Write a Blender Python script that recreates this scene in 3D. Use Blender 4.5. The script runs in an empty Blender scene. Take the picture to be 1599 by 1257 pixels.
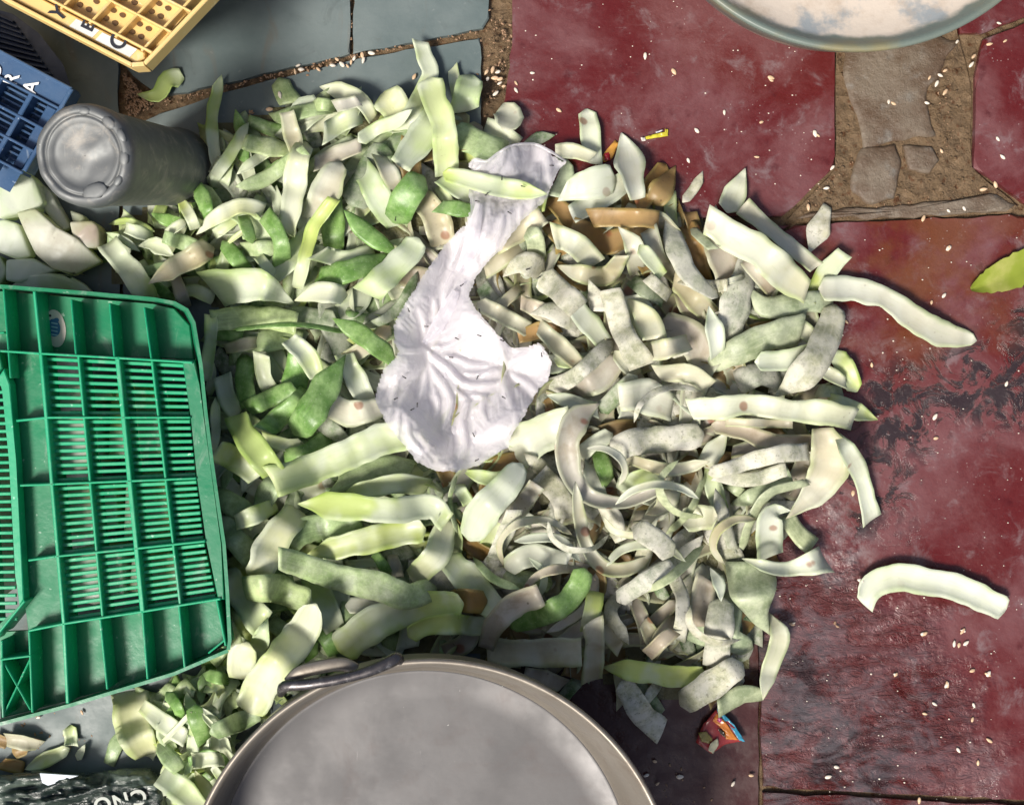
import bpy, bmesh, math, random
import numpy as np
from mathutils import Vector, Matrix, noise as mn

random.seed(7); np.random.seed(7)
SC = bpy.context.scene
COL = SC.collection

# ------------------------------------------------------------------ camera, sky, sun
CAMH = 1.25                       # phone held above the floor, looking straight down
S0 = 0.0007                       # metres of floor per photo pixel
CX, CY = 799.5, 628.5
cam = bpy.data.cameras.new('camera'); co = bpy.data.objects.new('camera', cam)
COL.objects.link(co); SC.camera = co
co.location = (0, 0, CAMH)
cam.sensor_width = 36; cam.sensor_fit = 'HORIZONTAL'
cam.lens = 36 * CAMH / (1599 * S0)
cam.clip_start = 0.01; cam.clip_end = 100

SUN_AZ = (0.66, 0.75)             # horizontal travel of the light (to upper right)
SUN_EL = 53
w = bpy.data.worlds.new('World'); SC.world = w; w.use_nodes = True
wn = w.node_tree; bg = wn.nodes['Background']
sky = wn.nodes.new('ShaderNodeTexSky'); sky.sky_type = 'NISHITA'; sky.sun_disc = False
sky.sun_elevation = math.radians(SUN_EL)
sky.sun_rotation = math.atan2(-SUN_AZ[0], -SUN_AZ[1])
sky.dust_density = 4.0; sky.ozone_density = 0.3; sky.air_density = 1.0
wn.links.new(sky.outputs[0], bg.inputs[0]); bg.inputs[1].default_value = 0.066
sl = bpy.data.lights.new('sun', 'SUN'); sl.energy = 3.0; sl.angle = math.radians(15); sl.color = (1.0, 0.96, 0.88)
so = bpy.data.objects.new('sun', sl); COL.objects.link(so)
L = math.hypot(*SUN_AZ); ce = math.cos(math.radians(SUN_EL))
d = Vector((SUN_AZ[0] / L * ce, SUN_AZ[1] / L * ce, -math.sin(math.radians(SUN_EL))))
so.rotation_euler = d.to_track_quat('-Z', 'Y').to_euler(); so.location = (-1, -2, 3)
SC.view_settings.view_transform = 'Standard'; SC.view_settings.look = 'None'
SC.view_settings.gamma = 1; SC.view_settings.use_curve_mapping = False
SC.view_settings.exposure = 0.76

# ------------------------------------------------------------------ helpers
def W(px, py, z=0.0):
    k = S0 * (CAMH - z) / CAMH
    return ((px - CX) * k, -(py - CY) * k, z)
def tag(o, label=None, cat=None, group=None, kind=None):
    if label: o['label'] = label
    if cat: o['category'] = cat
    if group: o['group'] = group
    if kind: o['kind'] = kind
    return o
def link(name, me, mats=None, parent=None, loc=None):
    o = bpy.data.objects.new(name, me); COL.objects.link(o)
    if mats:
        for m in (mats if isinstance(mats, (list, tuple)) else [mats]): me.materials.append(m)
    if parent: o.parent = parent
    if loc is not None: o.location = loc
    return o
def empty(name, loc, label, cat, group=None, rz=0):
    o = bpy.data.objects.new(name, None); COL.objects.link(o); o.location = loc
    o.rotation_euler = (0, 0, rz); o.empty_display_size = 0.02
    return tag(o, label, cat, group)
def pydata(name, v, f, smooth=True):
    me = bpy.data.meshes.new(name); me.from_pydata([tuple(p) for p in v], [], f)
    if smooth: me.polygons.foreach_set('use_smooth', [True] * len(me.polygons))
    me.update(); return me
def bm_mesh(bm, name, smooth=False):
    bmesh.ops.recalc_face_normals(bm, faces=bm.faces)
    me = bpy.data.meshes.new(name); bm.to_mesh(me); bm.free()
    if smooth: me.polygons.foreach_set('use_smooth', [True] * len(me.polygons))
    return me
def prism(poly, z0, z1, bev=0.0, bm=None, seg=1):
    """vertical prism over a world-xy polygon; z1 may be a list of heights"""
    own = bm is None
    if own: bm = bmesh.new()
    n = len(poly); zt = z1 if isinstance(z1, (list, tuple)) else [z1] * n
    a = [bm.verts.new((p[0], p[1], z0)) for p in poly]
    b = [bm.verts.new((p[0], p[1], zz)) for p, zz in zip(poly, zt)]
    bm.faces.new(a[::-1]); top = bm.faces.new(b)
    for i in range(n): bm.faces.new((a[i], a[(i + 1) % n], b[(i + 1) % n], b[i]))
    if bev > 0:
        ed = list(top.edges)
        bmesh.ops.bevel(bm, geom=ed, offset=bev, segments=seg, affect='EDGES', profile=0.6)
    return bm
def rough_poly(pts, step, amp, seed=0, z=0.0):
    """photo polygon -> world polygon with chipped wandering edges"""
    out = []
    n = len(pts)
    for i in range(n):
        x0, y0 = pts[i]; x1, y1 = pts[(i + 1) % n]
        x0, x1 = [min(max(q, -600), 2200) for q in (x0, x1)]
        y0, y1 = [min(max(q, -500), 1750) for q in (y0, y1)]
        dd = math.hypot(x1 - x0, y1 - y0); k = max(1, min(60, int(dd / step)))
        for j in range(k):
            t = j / k; x = x0 + (x1 - x0) * t; y = y0 + (y1 - y0) * t
            a = amp * (1.0 if j else 0.4)
            x += a * mn.noise((x * .03, y * .03, seed)) * 2; y += a * mn.noise((x * .03, y * .03, seed + 9)) * 2
            out.append(W(x, y, z)[:2])
    return out
def lathe(prof, seg=96, cx=0, cy=0):
    v = []; f = []
    for r, z in prof:
        for k in range(seg):
            a = 2 * math.pi * k / seg; v.append((cx + r * math.cos(a), cy + r * math.sin(a), z))
    for i in range(len(prof) - 1):
        for k in range(seg):
            k2 = (k + 1) % seg
            f.append((i * seg + k, i * seg + k2, (i + 1) * seg + k2, (i + 1) * seg + k))
    return v, f
def catmull(P, n):
    P = np.array(P, float)
    if len(P) == 2: P = np.array([P[0], (P[0] + P[1]) / 2, P[1]])
    Q = np.vstack([2 * P[0] - P[1], P, 2 * P[-1] - P[-2]])
    out = []
    m = len(P) - 1
    for u in np.linspace(0, m, n):
        i = min(int(u), m - 1); t = u - i
        p0, p1, p2, p3 = Q[i:i + 4]
        out.append(0.5 * (2 * p1 + (p2 - p0) * t + (2 * p0 - 5 * p1 + 4 * p2 - p3) * t * t + (3 * p1 - p0 - 3 * p2 + p3) * t ** 3))
    return np.array(out)
def tube(path, rad, sides=10, flat=1.0):
    path = [Vector(p) for p in path]; v = []; f = []
    up = Vector((0, 0, 1))
    for i, p in enumerate(path):
        t = (path[min(i + 1, len(path) - 1)] - path[max(i - 1, 0)]).normalized()
        s = t.cross(up).normalized(); u = s.cross(t)
        r = rad[i] if isinstance(rad, (list, tuple)) else rad
        for k in range(sides):
            a = 2 * math.pi * k / sides
            v.append(tuple(p + s * math.cos(a) * r * flat + u * math.sin(a) * r))
    for i in range(len(path) - 1):
        for k in range(sides):
            k2 = (k + 1) % sides
            f.append((i * sides + k, i * sides + k2, (i + 1) * sides + k2, (i + 1) * sides + k))
    f.append(tuple(range(sides))[::-1]); f.append(tuple((len(path) - 1) * sides + k for k in range(sides)))
    return v, f

# ------------------------------------------------------------------ node helpers
class M:
    def __init__(s, name):
        s.m = bpy.data.materials.new(name); s.m.use_nodes = True; s.t = s.m.node_tree
        s.b = s.t.nodes['Principled BSDF']; s.out = s.t.nodes['Material Output']
        s.pos = s.t.nodes.new('ShaderNodeNewGeometry').outputs['Position']
    def put(s, sock, v):
        if isinstance(v, bpy.types.NodeSocket): s.t.links.new(v, sock)
        elif v is not None:
            if isinstance(v, (tuple, list)) and len(v) == 3 and sock.type == 'RGBA': v = (*v, 1)
            sock.default_value = v
    def noise(s, scale, vec=None, detail=4, rough=.55, dist=0.0, out='Fac'):
        n = s.t.nodes.new('ShaderNodeTexNoise'); s.put(n.inputs['Vector'], vec if vec is not None else s.pos)
        n.inputs['Scale'].default_value = scale; n.inputs['Detail'].default_value = detail
        n.inputs['Roughness'].default_value = rough; n.inputs['Distortion'].default_value = dist
        return n.outputs[out]
    def voro(s, scale, vec=None, feature='F1', out='Distance'):
        n = s.t.nodes.new('ShaderNodeTexVoronoi'); n.feature = feature
        s.put(n.inputs['Vector'], vec if vec is not None else s.pos); n.inputs['Scale'].default_value = scale
        return n.outputs[out]
    def ramp(s, v, a, b, lo=0.0, hi=1.0, smooth=True):
        n = s.t.nodes.new('ShaderNodeMapRange'); n.interpolation_type = 'SMOOTHSTEP' if smooth else 'LINEAR'
        s.put(n.inputs[0], v); n.inputs[1].default_value = a; n.inputs[2].default_value = b
        n.inputs[3].default_value = lo; n.inputs[4].default_value = hi
        return n.outputs[0]
    def math(s, op, a, b=0.0, c=None):
        n = s.t.nodes.new('ShaderNodeMath'); n.operation = op; s.put(n.inputs[0], a); s.put(n.inputs[1], b)
        if c is not None: s.put(n.inputs[2], c)
        n.use_clamp = False; return n.outputs[0]
    def mix(s, f, a, b, mode='MIX'):
        n = s.t.nodes.new('ShaderNodeMix'); n.data_type = 'RGBA'; n.blend_type = mode
        s.put(n.inputs[0], f); s.put(n.inputs[6], a); s.put(n.inputs[7], b); return n.outputs[2]
    def attr(s, name, out='Color'):
        n = s.t.nodes.new('ShaderNodeAttribute'); n.attribute_name = name; return n.outputs[out]
    def sep(s, v):
        n = s.t.nodes.new('ShaderNodeSeparateXYZ'); s.put(n.inputs[0], v); return n.outputs
    def comb(s, x, y, z):
        n = s.t.nodes.new('ShaderNodeCombineXYZ'); s.put(n.inputs[0], x); s.put(n.inputs[1], y); s.put(n.inputs[2], z); return n.outputs[0]
    def vmath(s, op, a, b=None, out=0):
        n = s.t.nodes.new('ShaderNodeVectorMath'); n.operation = op; s.put(n.inputs[0], a)
        if b is not None: s.put(n.inputs[1], b)
        return n.outputs[out]
    def blob(s, px, py, r, soft=0.5):
        """mask round one spot of the floor (world position), warped by noise"""
        x, y, _ = W(px, py)
        n = s.vmath('ADD', s.pos, s.vmath('MULTIPLY', s.vmath('SUBTRACT', s.noise(14, out='Color', detail=5), (.5, .5, .5)), (.16, .16, 0)))
        dd = s.vmath('DISTANCE', s.vmath('MULTIPLY', n, (1, 1, 0)), (x, y, 0), out='Value')
        return s.ramp(dd, r * S0 * soft, r * S0, 1, 0)
    def bump(s, h, strength=.3, dist=.001, normal=None):
        n = s.t.nodes.new('ShaderNodeBump'); s.put(n.inputs['Height'], h)
        n.inputs['Strength'].default_value = strength; n.inputs['Distance'].default_value = dist
        if normal is not None: s.put(n.inputs['Normal'], normal)
        return n.outputs[0]
    def set(s, **k):
        for a, v in k.items():
            nm = {'color': 'Base Color', 'rough': 'Roughness', 'metal': 'Metallic', 'normal': 'Normal', 'spec': 'Specular IOR Level',
                  'coat': 'Coat Weight', 'coatr': 'Coat Roughness', 'trans': 'Transmission Weight', 'sss': 'Subsurface Weight'}[a]
            s.put(s.b.inputs[nm], v)
        return s
    def translucent(s, col, fac):
        t = s.t.nodes.new('ShaderNodeBsdfTranslucent'); s.put(t.inputs[0], col)
        mx = s.t.nodes.new('ShaderNodeMixShader'); s.put(mx.inputs[0], fac)
        s.t.links.new(s.b.outputs[0], mx.inputs[1]); s.t.links.new(t.outputs[0], mx.inputs[2])
        s.t.links.new(mx.outputs[0], s.out.inputs[0]); return mx

# ---- floor materials
def mat_red(name, dirty):
    m = M(name)
    n1 = m.ramp(m.noise(7, detail=7, rough=.66, dist=.4), .40, .66)
    c = m.mix(n1, (.090, .010, .010), (.150, .060, .062))
    n2 = m.ramp(m.noise(26, detail=8, rough=.7, dist=.5), .52, .72)
    c = m.mix(m.math('MULTIPLY', n2, .7), c, (.20, .145, .15))
    c = m.mix(m.ramp(m.noise(40, detail=5), .6, .75, 0, .6), c, (.05, .004, .005))
    if dirty:
        lay = m.math('MAXIMUM', m.blob(1530, 600, 120), m.math('MAXIMUM', m.blob(1430, 640, 110), m.math('MAXIMUM', m.blob(1340, 760, 110), m.blob(1590, 470, 70))))
        st = m.math('MULTIPLY', lay, m.ramp(m.noise(30, detail=8, rough=.68, dist=1.2), .47, .56))
        c = m.mix(m.math('MULTIPLY', st, .9), c, (.018, .016, .018))
        org = m.math('MULTIPLY', m.blob(1420, 380, 260, .2), m.ramp(m.noise(12, detail=6), .42, .6))
        c = m.mix(m.math('MULTIPLY', org, .7), c, (.13, .045, .012))
        wet = m.math('MAXIMUM', m.blob(1290, 1180, 190, .3), m.blob(1230, 1040, 110, .3))
        dk = m.math('MULTIPLY', wet, m.ramp(m.noise(24, detail=7, rough=.7), .42, .58))
        c = m.mix(m.math('MULTIPLY', dk, .75), c, (.02, .018, .022))
        gr = m.math('MULTIPLY', m.math('MAXIMUM', m.blob(1320, 880, 90, .2), m.blob(1310, 520, 60, .2)), m.ramp(m.noise(45, detail=8, rough=.75), .44, .62))
        c = m.mix(m.math('MULTIPLY', gr, .6), c, (.27, .22, .22))
    sp = m.ramp(m.voro(150), .05, .13, 1, 0)
    spm = m.math('MULTIPLY', sp, m.ramp(m.noise(18, detail=3), .48, .62))
    c = m.mix(m.math('MULTIPLY', spm, .6), c, (.42, .33, .31))
    scr = m.ramp(m.noise(60, vec=m.vmath('MULTIPLY', m.pos, (1, 14, 1)), detail=3, dist=1.5), .68, .74, 0, .25)
    c = m.mix(scr, c, (.3, .22, .21))
    r = m.ramp(m.noise(11, detail=7, rough=.7), .38, .62, .12, .42)
    h = m.math('ADD', m.math('MULTIPLY', m.noise(22, detail=6), 1.0), m.math('MULTIPLY', m.noise(170, detail=5, rough=.65), .16))
    if dirty:
        wr = m.math('MAXIMUM', m.blob(1290, 1180, 300, .45), m.blob(1250, 980, 150, .4))
        h = m.math('ADD', h, m.math('MULTIPLY', wr, m.math('ADD', m.math('MULTIPLY', m.noise(60, vec=m.vmath('MULTIPLY', m.pos, (.8, 1.5, 1)), detail=5, rough=.7, dist=.8), 8.0), m.math('MULTIPLY', m.noise(9, detail=2), 1.0))))
        film_ = m.math('MULTIPLY', wr, m.ramp(m.noise(20, vec=m.vmath('MULTIPLY', m.pos, (.7, 1.6, 1)), detail=7, rough=.72, dist=1.0), .42, .60))
        r = m.math('MULTIPLY_ADD', film_, .22, r)
        m.set(coat=film_, coatr=.36); m.b.inputs['Coat IOR'].default_value = 1.9
        h = m.math('SUBTRACT', h, m.math('MULTIPLY', st, .35))
    m.set(color=c, rough=r, spec=.5, normal=m.bump(h, .75, .0035))
    return m.m
RED = mat_red('red_cement', False); REDD = mat_red('red_cement_worn', True)

m = M('slate')
c = m.mix(m.ramp(m.noise(6, detail=6, rough=.6), .35, .68), (.085, .115, .115), (.145, .175, .172))
c = m.mix(m.ramp(m.noise(30, detail=7, rough=.7, dist=.8), .55, .75, 0, .5), c, (.06, .07, .065))
c = m.mix(m.ramp(m.noise(11, vec=m.vmath('MULTIPLY', m.pos, (3, 1, 1)), detail=5, dist=1), .6, .75, 0, .35), c, (.14, .10, .06))
c = m.mix(m.ramp(m.noise(90, detail=5), .66, .76, 0, .4), c, (.28, .29, .28))
h = m.math('ADD', m.noise(14, detail=5), m.math('MULTIPLY', m.noise(180, detail=5), .2))
m.set(color=c, rough=m.ramp(m.noise(20, detail=5), .3, .7, .38, .7), normal=m.bump(h, .5, .002)); SLATE = m.m

m = M('pan_shadow_slab')  # floor colour darkened to carry the shadow of the pan
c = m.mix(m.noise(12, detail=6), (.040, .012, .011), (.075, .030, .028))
m.set(color=c, rough=m.ramp(m.noise(30, detail=6), .35, .65, .15, .6), normal=m.bump(m.noise(60, detail=8), .5, .002)); SHADOWSLAB = m.m

m = M('earth_mortar')
c = m.mix(m.noise(35, detail=8, rough=.7), (.08, .048, .024), (.26, .17, .09))
c = m.mix(m.ramp(m.noise(120, detail=4), .55, .7), c, (.10, .04, .012))
h = m.math('ADD', m.math('ADD', m.noise(95, detail=8, rough=.75, dist=.8), m.voro(70)), m.noise(40, detail=5))
m.set(color=c, rough=.55, normal=m.bump(h, 1.0, .006)); EARTH = m.m

m = M('worn_paving_stone')
c = m.mix(m.ramp(m.noise(18, detail=7, rough=.65), .35, .65), (.09, .055, .032), (.16, .125, .09))
c = m.mix(m.ramp(m.noise(50, detail=6), .55, .75, 0, .6), c, (.19, .18, .16))
m.set(color=c, rough=m.ramp(m.noise(40, detail=4), .3, .7, .3, .6), normal=m.bump(m.noise(60, detail=8, rough=.7), .8, .004)); STONE = m.m

# ---- peel materials (colour of each peel comes from its own attributes)
m = M('gourd_flesh')
tint = m.attr('tint'); age = m.attr('age', 'Fac'); uv = m.t.nodes.new('ShaderNodeUVMap').outputs[0]
su = m.sep(uv); av = m.math('ABSOLUTE', su[1])
rim = m.mix(.5, tint, (.30, .50, .05))
edge = m.ramp(m.math('ADD', av, m.math('MULTIPLY', m.math('SUBTRACT', m.noise(40, detail=3), .5), .5)), .50, .98)
c = m.mix(m.math('MULTIPLY', edge, m.ramp(age, 0, 1, .9, .25, False)), tint, rim)
wcore = m.ramp(m.noise(16, detail=3), .38, .6, 0, .65)
c = m.mix(m.math('MULTIPLY', wcore, m.ramp(age, .1, .8, 1, .1, False)), c, (.84, .86, .78))
streak = m.noise(1.0, vec=m.vmath('MULTIPLY', uv, (2.2, 5, 1)), detail=5, rough=.6)
c = m.mix(m.ramp(streak, .5, .75, 0, .35), c, m.mix(.5, c, (.36, .46, .14)))
br = m.math('MULTIPLY', m.ramp(age, .15, 1, 0, 1, False), m.ramp(m.noise(30, detail=6, rough=.65, dist=.5), .45, .68))
c = m.mix(m.math('MULTIPLY', br, .75), c, (.27, .17, .085))
sp = m.math('MULTIPLY', m.ramp(m.voro(95), .06, .16, 1, 0), m.ramp(m.noise(23, detail=2), .5, .62))
c = m.mix(m.math('MULTIPLY', sp, m.ramp(age, .2, .8, .12, .8, False)), c, (.10, .055, .03))
rot = m.math('MULTIPLY', m.ramp(age, .1, .3, 0, 1, False), m.ramp(m.voro(26), .10, .17, 1, 0))
c = m.mix(m.math('MULTIPLY', rot, .7), c, (.30, .08, .045))
h = m.math('ADD', m.noise(1.0, vec=m.vmath('MULTIPLY', uv, (3, 1.3, 1)), detail=4), m.math('MULTIPLY', m.noise(300, detail=3), .25))
m.set(color=c, rough=m.ramp(m.noise(60, detail=3), .3, .7, .30, .52), spec=.42, normal=m.bump(h, .4, .0006))
m.translucent(m.mix(.5, c, (.50, .62, .12)), .34); FLESH = m.m

m = M('gourd_skin')
tint = m.attr('tint'); age = m.attr('age', 'Fac'); uv = m.t.nodes.new('ShaderNodeUVMap').outputs[0]
mot = m.ramp(m.noise(55, detail=7, rough=.7), .35, .68)
c = m.mix(mot, m.mix(.55, tint, (.04, .09, .02)), m.mix(.28, tint, (.55, .60, .38)))
st = m.noise(1.0, vec=m.vmath('MULTIPLY', uv, (1.2, 6, 1)), detail=5)
c = m.mix(m.ramp(st, .5, .7, 0, .45), c, tint)
fl = m.ramp(m.voro(260), .08, .2, 1, 0)
c = m.mix(m.math('MULTIPLY', fl, .4), c, (.52, .56, .42))
pw = m.math('MULTIPLY', m.ramp(age, 0, 1, 0, 1, False), m.ramp(m.noise(36, detail=8, rough=.72), .38, .60))
c = m.mix(m.math('MULTIPLY', pw, .8), c, (.70, .67, .59))
ds = m.math('MULTIPLY', m.ramp(age, .4, 1, 0, 1, False), m.ramp(m.noise(240, detail=4, rough=.6), .58, .68))
c = m.mix(m.math('MULTIPLY', ds, .55), c, (.10, .095, .06))
pk = m.math('MULTIPLY', m.ramp(age, .5, 1, 0, 1, False), m.ramp(m.noise(14, detail=4), .58, .7))
c = m.mix(m.math('MULTIPLY', pk, .3), c, (.45, .36, .30))
m.set(color=c, rough=m.ramp(age, 0, 1, .33, .75, False), spec=.4, normal=m.bump(m.noise(220, detail=5), .35, .001))
m.translucent(c, .14); SKIN = m.m

# ---- other materials
def plastic(name, col, col2, dirt=(.25, .22, .17), rough=.38, dfac=.6):
    m = M(name)
    c = m.mix(m.noise(12, detail=4), col, col2)
    d1 = m.ramp(m.noise(26, vec=m.vmath('MULTIPLY', m.pos, (1.5, .6, 1)), detail=7, rough=.68, dist=.7), .55, .72)
    c = m.mix(m.math('MULTIPLY', d1, dfac), c, dirt)
    c = m.mix(m.ramp(m.noise(140, detail=4), .66, .74, 0, .5), c, tuple(min(1, x * 1.6 + .1) for x in dirt))
    m.set(color=c, rough=m.ramp(m.noise(40, detail=5), .3, .7, rough - .1, rough + .2), normal=m.bump(m.noise(160, detail=5), .25, .001))
    return m.m
GREEN = plastic('green_crate_plastic', (.001, .13, .05), (.003, .21, .095), (.24, .31, .25), dfac=.55)
GREENR = plastic('green_rib_lit_scuffed', (.005, .27, .11), (.015, .38, .19), (.30, .44, .36), dfac=.4)  # paler rib green: scuffs plus caught light put into the colour
BLUE = plastic('blue_crate_plastic', (.015, .042, .11), (.05, .11, .21), (.28, .34, .40), dfac=.5)
NAVY = plastic('navy_crate_plastic', (.006, .012, .035), (.012, .028, .08), (.08, .09, .11), dfac=.4)
YELL = plastic('yellow_crate_plastic', (.66, .42, .12), (.74, .56, .27), (.66, .56, .40), dfac=.6)
def flat(name, col, rough=.5, metal=0.0, amp=.15):
    m = M(name); n = m.noise(60, detail=5)
    m.set(color=m.mix(n, tuple(x * (1 - amp) for x in col), tuple(min(1, x * (1 + amp)) for x in col)), rough=rough, metal=metal,
          normal=m.bump(m.noise(200, detail=4), .2, .0008)); return m.m
WHITE_INK = flat('white_ink', (.75, .76, .76)); BLACK_INK = flat('black_ink', (.012, .012, .02)); TAPE = flat('pale_tape', (.58, .60, .58), .4)
STK_W = flat('sticker_paper', (.50, .44, .40)); STK_B = flat('sticker_blue', (.015, .10, .22)); STK_L = flat('sticker_light_blue', (.25, .42, .5))

def metal(name, a, b, rl, rh, dirt, dfac, mt=.85, sc=14):
    m = M(name)
    n = m.noise(sc, detail=6, rough=.6)
    c = m.mix(n, a, b)
    d1 = m.ramp(m.noise(sc * 2.2, detail=8, rough=.7, dist=.6), .5, .7)
    c = m.mix(m.math('MULTIPLY', d1, dfac), c, dirt)
    for vv in ((1, 26, 1), (22, 1.5, 1)):
        c = m.mix(m.ramp(m.noise(11, vec=m.vmath('MULTIPLY', m.vmath('ADD', m.pos, m.vmath('MULTIPLY', m.noise(3, out='Color'), (.06, .06, 0))), vv), detail=6, rough=.75), .66, .74, 0, .45), c, tuple(min(1, x * 2.2) for x in b))
    c = m.mix(m.ramp(m.noise(230, detail=3), .745, .80, 0, .6), c, (.6, .6, .57))
    m.set(color=c, metal=m.math('SUBTRACT', mt, m.math('MULTIPLY', d1, .5 * dfac)), rough=m.ramp(m.noise(sc * 3, detail=6), .3, .7, rl, rh),
          normal=m.bump(m.math('ADD', m.noise(18, detail=3), m.math('MULTIPLY', m.noise(260, detail=4), .06)), .14, .002))
    return m.m
ALU = metal('pan_aluminium', (.082, .08, .083), (.105, .10, .10), .42, .6, (.075, .06, .058), .5, .5, 6)
ALUW = metal('pan_wall_aluminium', (.20, .175, .145), (.28, .25, .21), .32, .5, (.09, .06, .04), .6, .55, 12)
CANM = metal('dull_can_metal', (.10, .11, .115), (.19, .19, .185), .48, .65, (.30, .27, .23), .65, .45, 18)
HNDL = metal('handle_metal', (.05, .045, .05), (.14, .13, .13), .2, .45, (.5, .48, .46), .35, .8, 40)

m = M('enamel_basin')
x0, y0, _ = W(1340, -276, .1)
rr = m.vmath('DISTANCE', m.vmath('MULTIPLY', m.vmath('ADD', m.pos, m.vmath('MULTIPLY', m.noise(12, detail=6, out='Color'), (.05, .05, 0))), (1, 1, 0)), (x0 + .025, y0 + .025, 0), out='Value')
ring = m.ramp(rr, .208, .216)
c = m.mix(m.ramp(m.noise(8, detail=7, rough=.6), .55, .62), (.56, .48, .40), (.27, .29, .30))
c = m.mix(m.ramp(m.noise(28, detail=8, rough=.7), .45, .7, 0, .7), c, (.40, .31, .23))
rim = m.mix(m.ramp(m.noise(14, detail=6), .4, .62), (.13, .16, .14), (.20, .18, .10))
c = m.mix(ring, c, rim)
m.set(color=c, rough=.45, normal=m.bump(m.noise(70, detail=6), .4, .0015)); BASIN = m.m

m = M('white_polythene')
c = m.mix(m.noise(20, detail=4), (.90, .86, .90), (.95, .93, .96))
m.set(color=c, rough=.16, spec=.9, normal=m.bump(m.math('ADD', m.noise(70, detail=2, dist=2.0), m.ramp(m.voro(55, vec=m.vmath('ADD', m.pos, m.vmath('MULTIPLY', m.noise(25, out='Color'), (.04, .04, .04))), feature='DISTANCE_TO_EDGE'), 0, .25, 0, .9)), .35, .0014))
mx = m.translucent((.85, .80, .86), .40)
tr = m.t.nodes.new('ShaderNodeBsdfTransparent'); m2 = m.t.nodes.new('ShaderNodeMixShader'); lw = m.t.nodes.new('ShaderNodeLayerWeight'); lw.inputs[0].default_value = .35; m.put(m2.inputs[0], m.ramp(lw.outputs['Facing'], 0, .75, .44, .02, False))
m.t.links.new(mx.outputs[0], m2.inputs[1]); m.t.links.new(tr.outputs[0], m2.inputs[2]); m.t.links.new(m2.outputs[0], m.out.inputs[0]); POLY = m.m

m = M('black_plastic_sack')
c = m.mix(m.ramp(m.noise(16, vec=m.vmath('MULTIPLY', m.pos, (.6, 2.5, 1)), detail=5, dist=.8), .4, .65), (.012, .02, .018), (.09, .115, .095))
m.set(color=c, rough=.22, normal=m.bump(m.noise(45, vec=m.vmath('MULTIPLY', m.pos, (.6, 2.2, 1)), detail=6, dist=1.2), .8, .004)); SACK = m.m

SEEDM = flat('seed_coat', (.58, .40, .25), .4, 0, .3); SEEDW = flat('pale_seed_coat', (.68, .60, .50), .35)
ANT = flat('insect_black', (.012, .01, .01), .35)
HUSK = flat('dry_husk', (.28, .17, .10), .7)
m = M('leaf_yellow_green')
c = m.mix(m.ramp(m.noise(25, detail=5), .4, .65), (.28, .34, .04), (.46, .46, .13))
m.set(color=c, rough=.4); m.translucent(c, .25); LEAF = m.m
m = M('heap_underlay')  # dark colour stands in for shade between the peels
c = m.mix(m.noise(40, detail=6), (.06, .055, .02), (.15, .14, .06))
m.set(color=c, rough=.5, normal=m.bump(m.noise(80, detail=6), 1, .006)); UNDERLAY = m.m

# ------------------------------------------------------------------ THE FLOOR
base = pydata('ground', [(-3, -3, -.012), (3, -3, -.012), (3, 3, -.012), (-3, 3, -.012)], [(0, 1, 2, 3)], False)
ground = tag(link('ground', base, EARTH), kind='structure')
fl = bpy.data.meshes.new('floor')
# bed under the tiles
fbm = prism([(-1.05, -.95), (1.05, -.95), (1.05, .85), (-1.05, .85)], -.011, -.0065)
floor = tag(link('floor', bm_mesh(fbm, 'floor'), EARTH), kind='structure')
def slab(name, pts, mat, z1=0.0, amp=2.5, seed=0, bev=.0016):
    bm = prism(rough_poly(pts, 16, amp, seed), -.006, z1, bev)
    o = link(name, bm_mesh(bm, name), mat, floor); return o
slab('slate_slab', [(-600, -500), (182, -500), (184, 110), (186, 185), (186, 698), (-600, 698)], SLATE, .0002, seed=1)
slab('slate_slab', [(192, -500), (543, -500), (546, 84), (480, 101), (330, 135), (252, 152), (208, 118), (192, 100)], SLATE, .0012, seed=2)
slab('slate_slab', [(552, -500), (766, -500), (764, 28), (753, 45), (552, 84)], SLATE, .0006, seed=3)
slab('slate_slab', [(232, 186), (335, 147), (480, 112), (550, 94), (748, 60), (752, 190), (756, 698), (192, 698), (192, 205)], SLATE, -.0006, seed=4)
slab('slate_slab', [(-600, 706), (756, 706), (756, 1750), (-600, 1750)], SLATE, 0, seed=5)
slab('pan_shadow_slab', [(764, 960), (1183, 960), (1190, 1750), (764, 1750)], SHADOWSLAB, -.001, seed=6)
slab('red_tile', [(800, -500), (1300, -500), (1303, 80), (1302, 262), (1222, 338), (800, 345), (778, 200), (800, 90)], RED, .002, 1.5, seed=7, bev=.003)
slab('red_tile', [(1535, 62), (2200, -200), (2200, 520), (1599, 318), (1521, 262), (1523, 120)], RED, .002, 1.5, seed=8, bev=.003)
slab('red_tile', [(1500, 52), (1420, -500), (2200, -500), (2200, -210), (1535, 52)], RED, .001, 2, seed=9, bev=.002)
slab('red_tile', [(1240, 352), (1590, 337), (2200, 532), (2200, 1236), (1600, 1248), (1192, 1228), (1186, 1060), (1180, 700), (1180, 392)], REDD, .001, 2.5, seed=10, bev=.003)
slab('red_tile', [(1192, 1238), (1600, 1258), (2200, 1246), (2200, 1750), (1190, 1750)], REDD, 0, 2.5, seed=11)
slab('red_tile', [(764, 352), (1232, 352), (1172, 388), (1172, 952), (764, 952)], RED, -.001, 2.5, seed=12)
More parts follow.
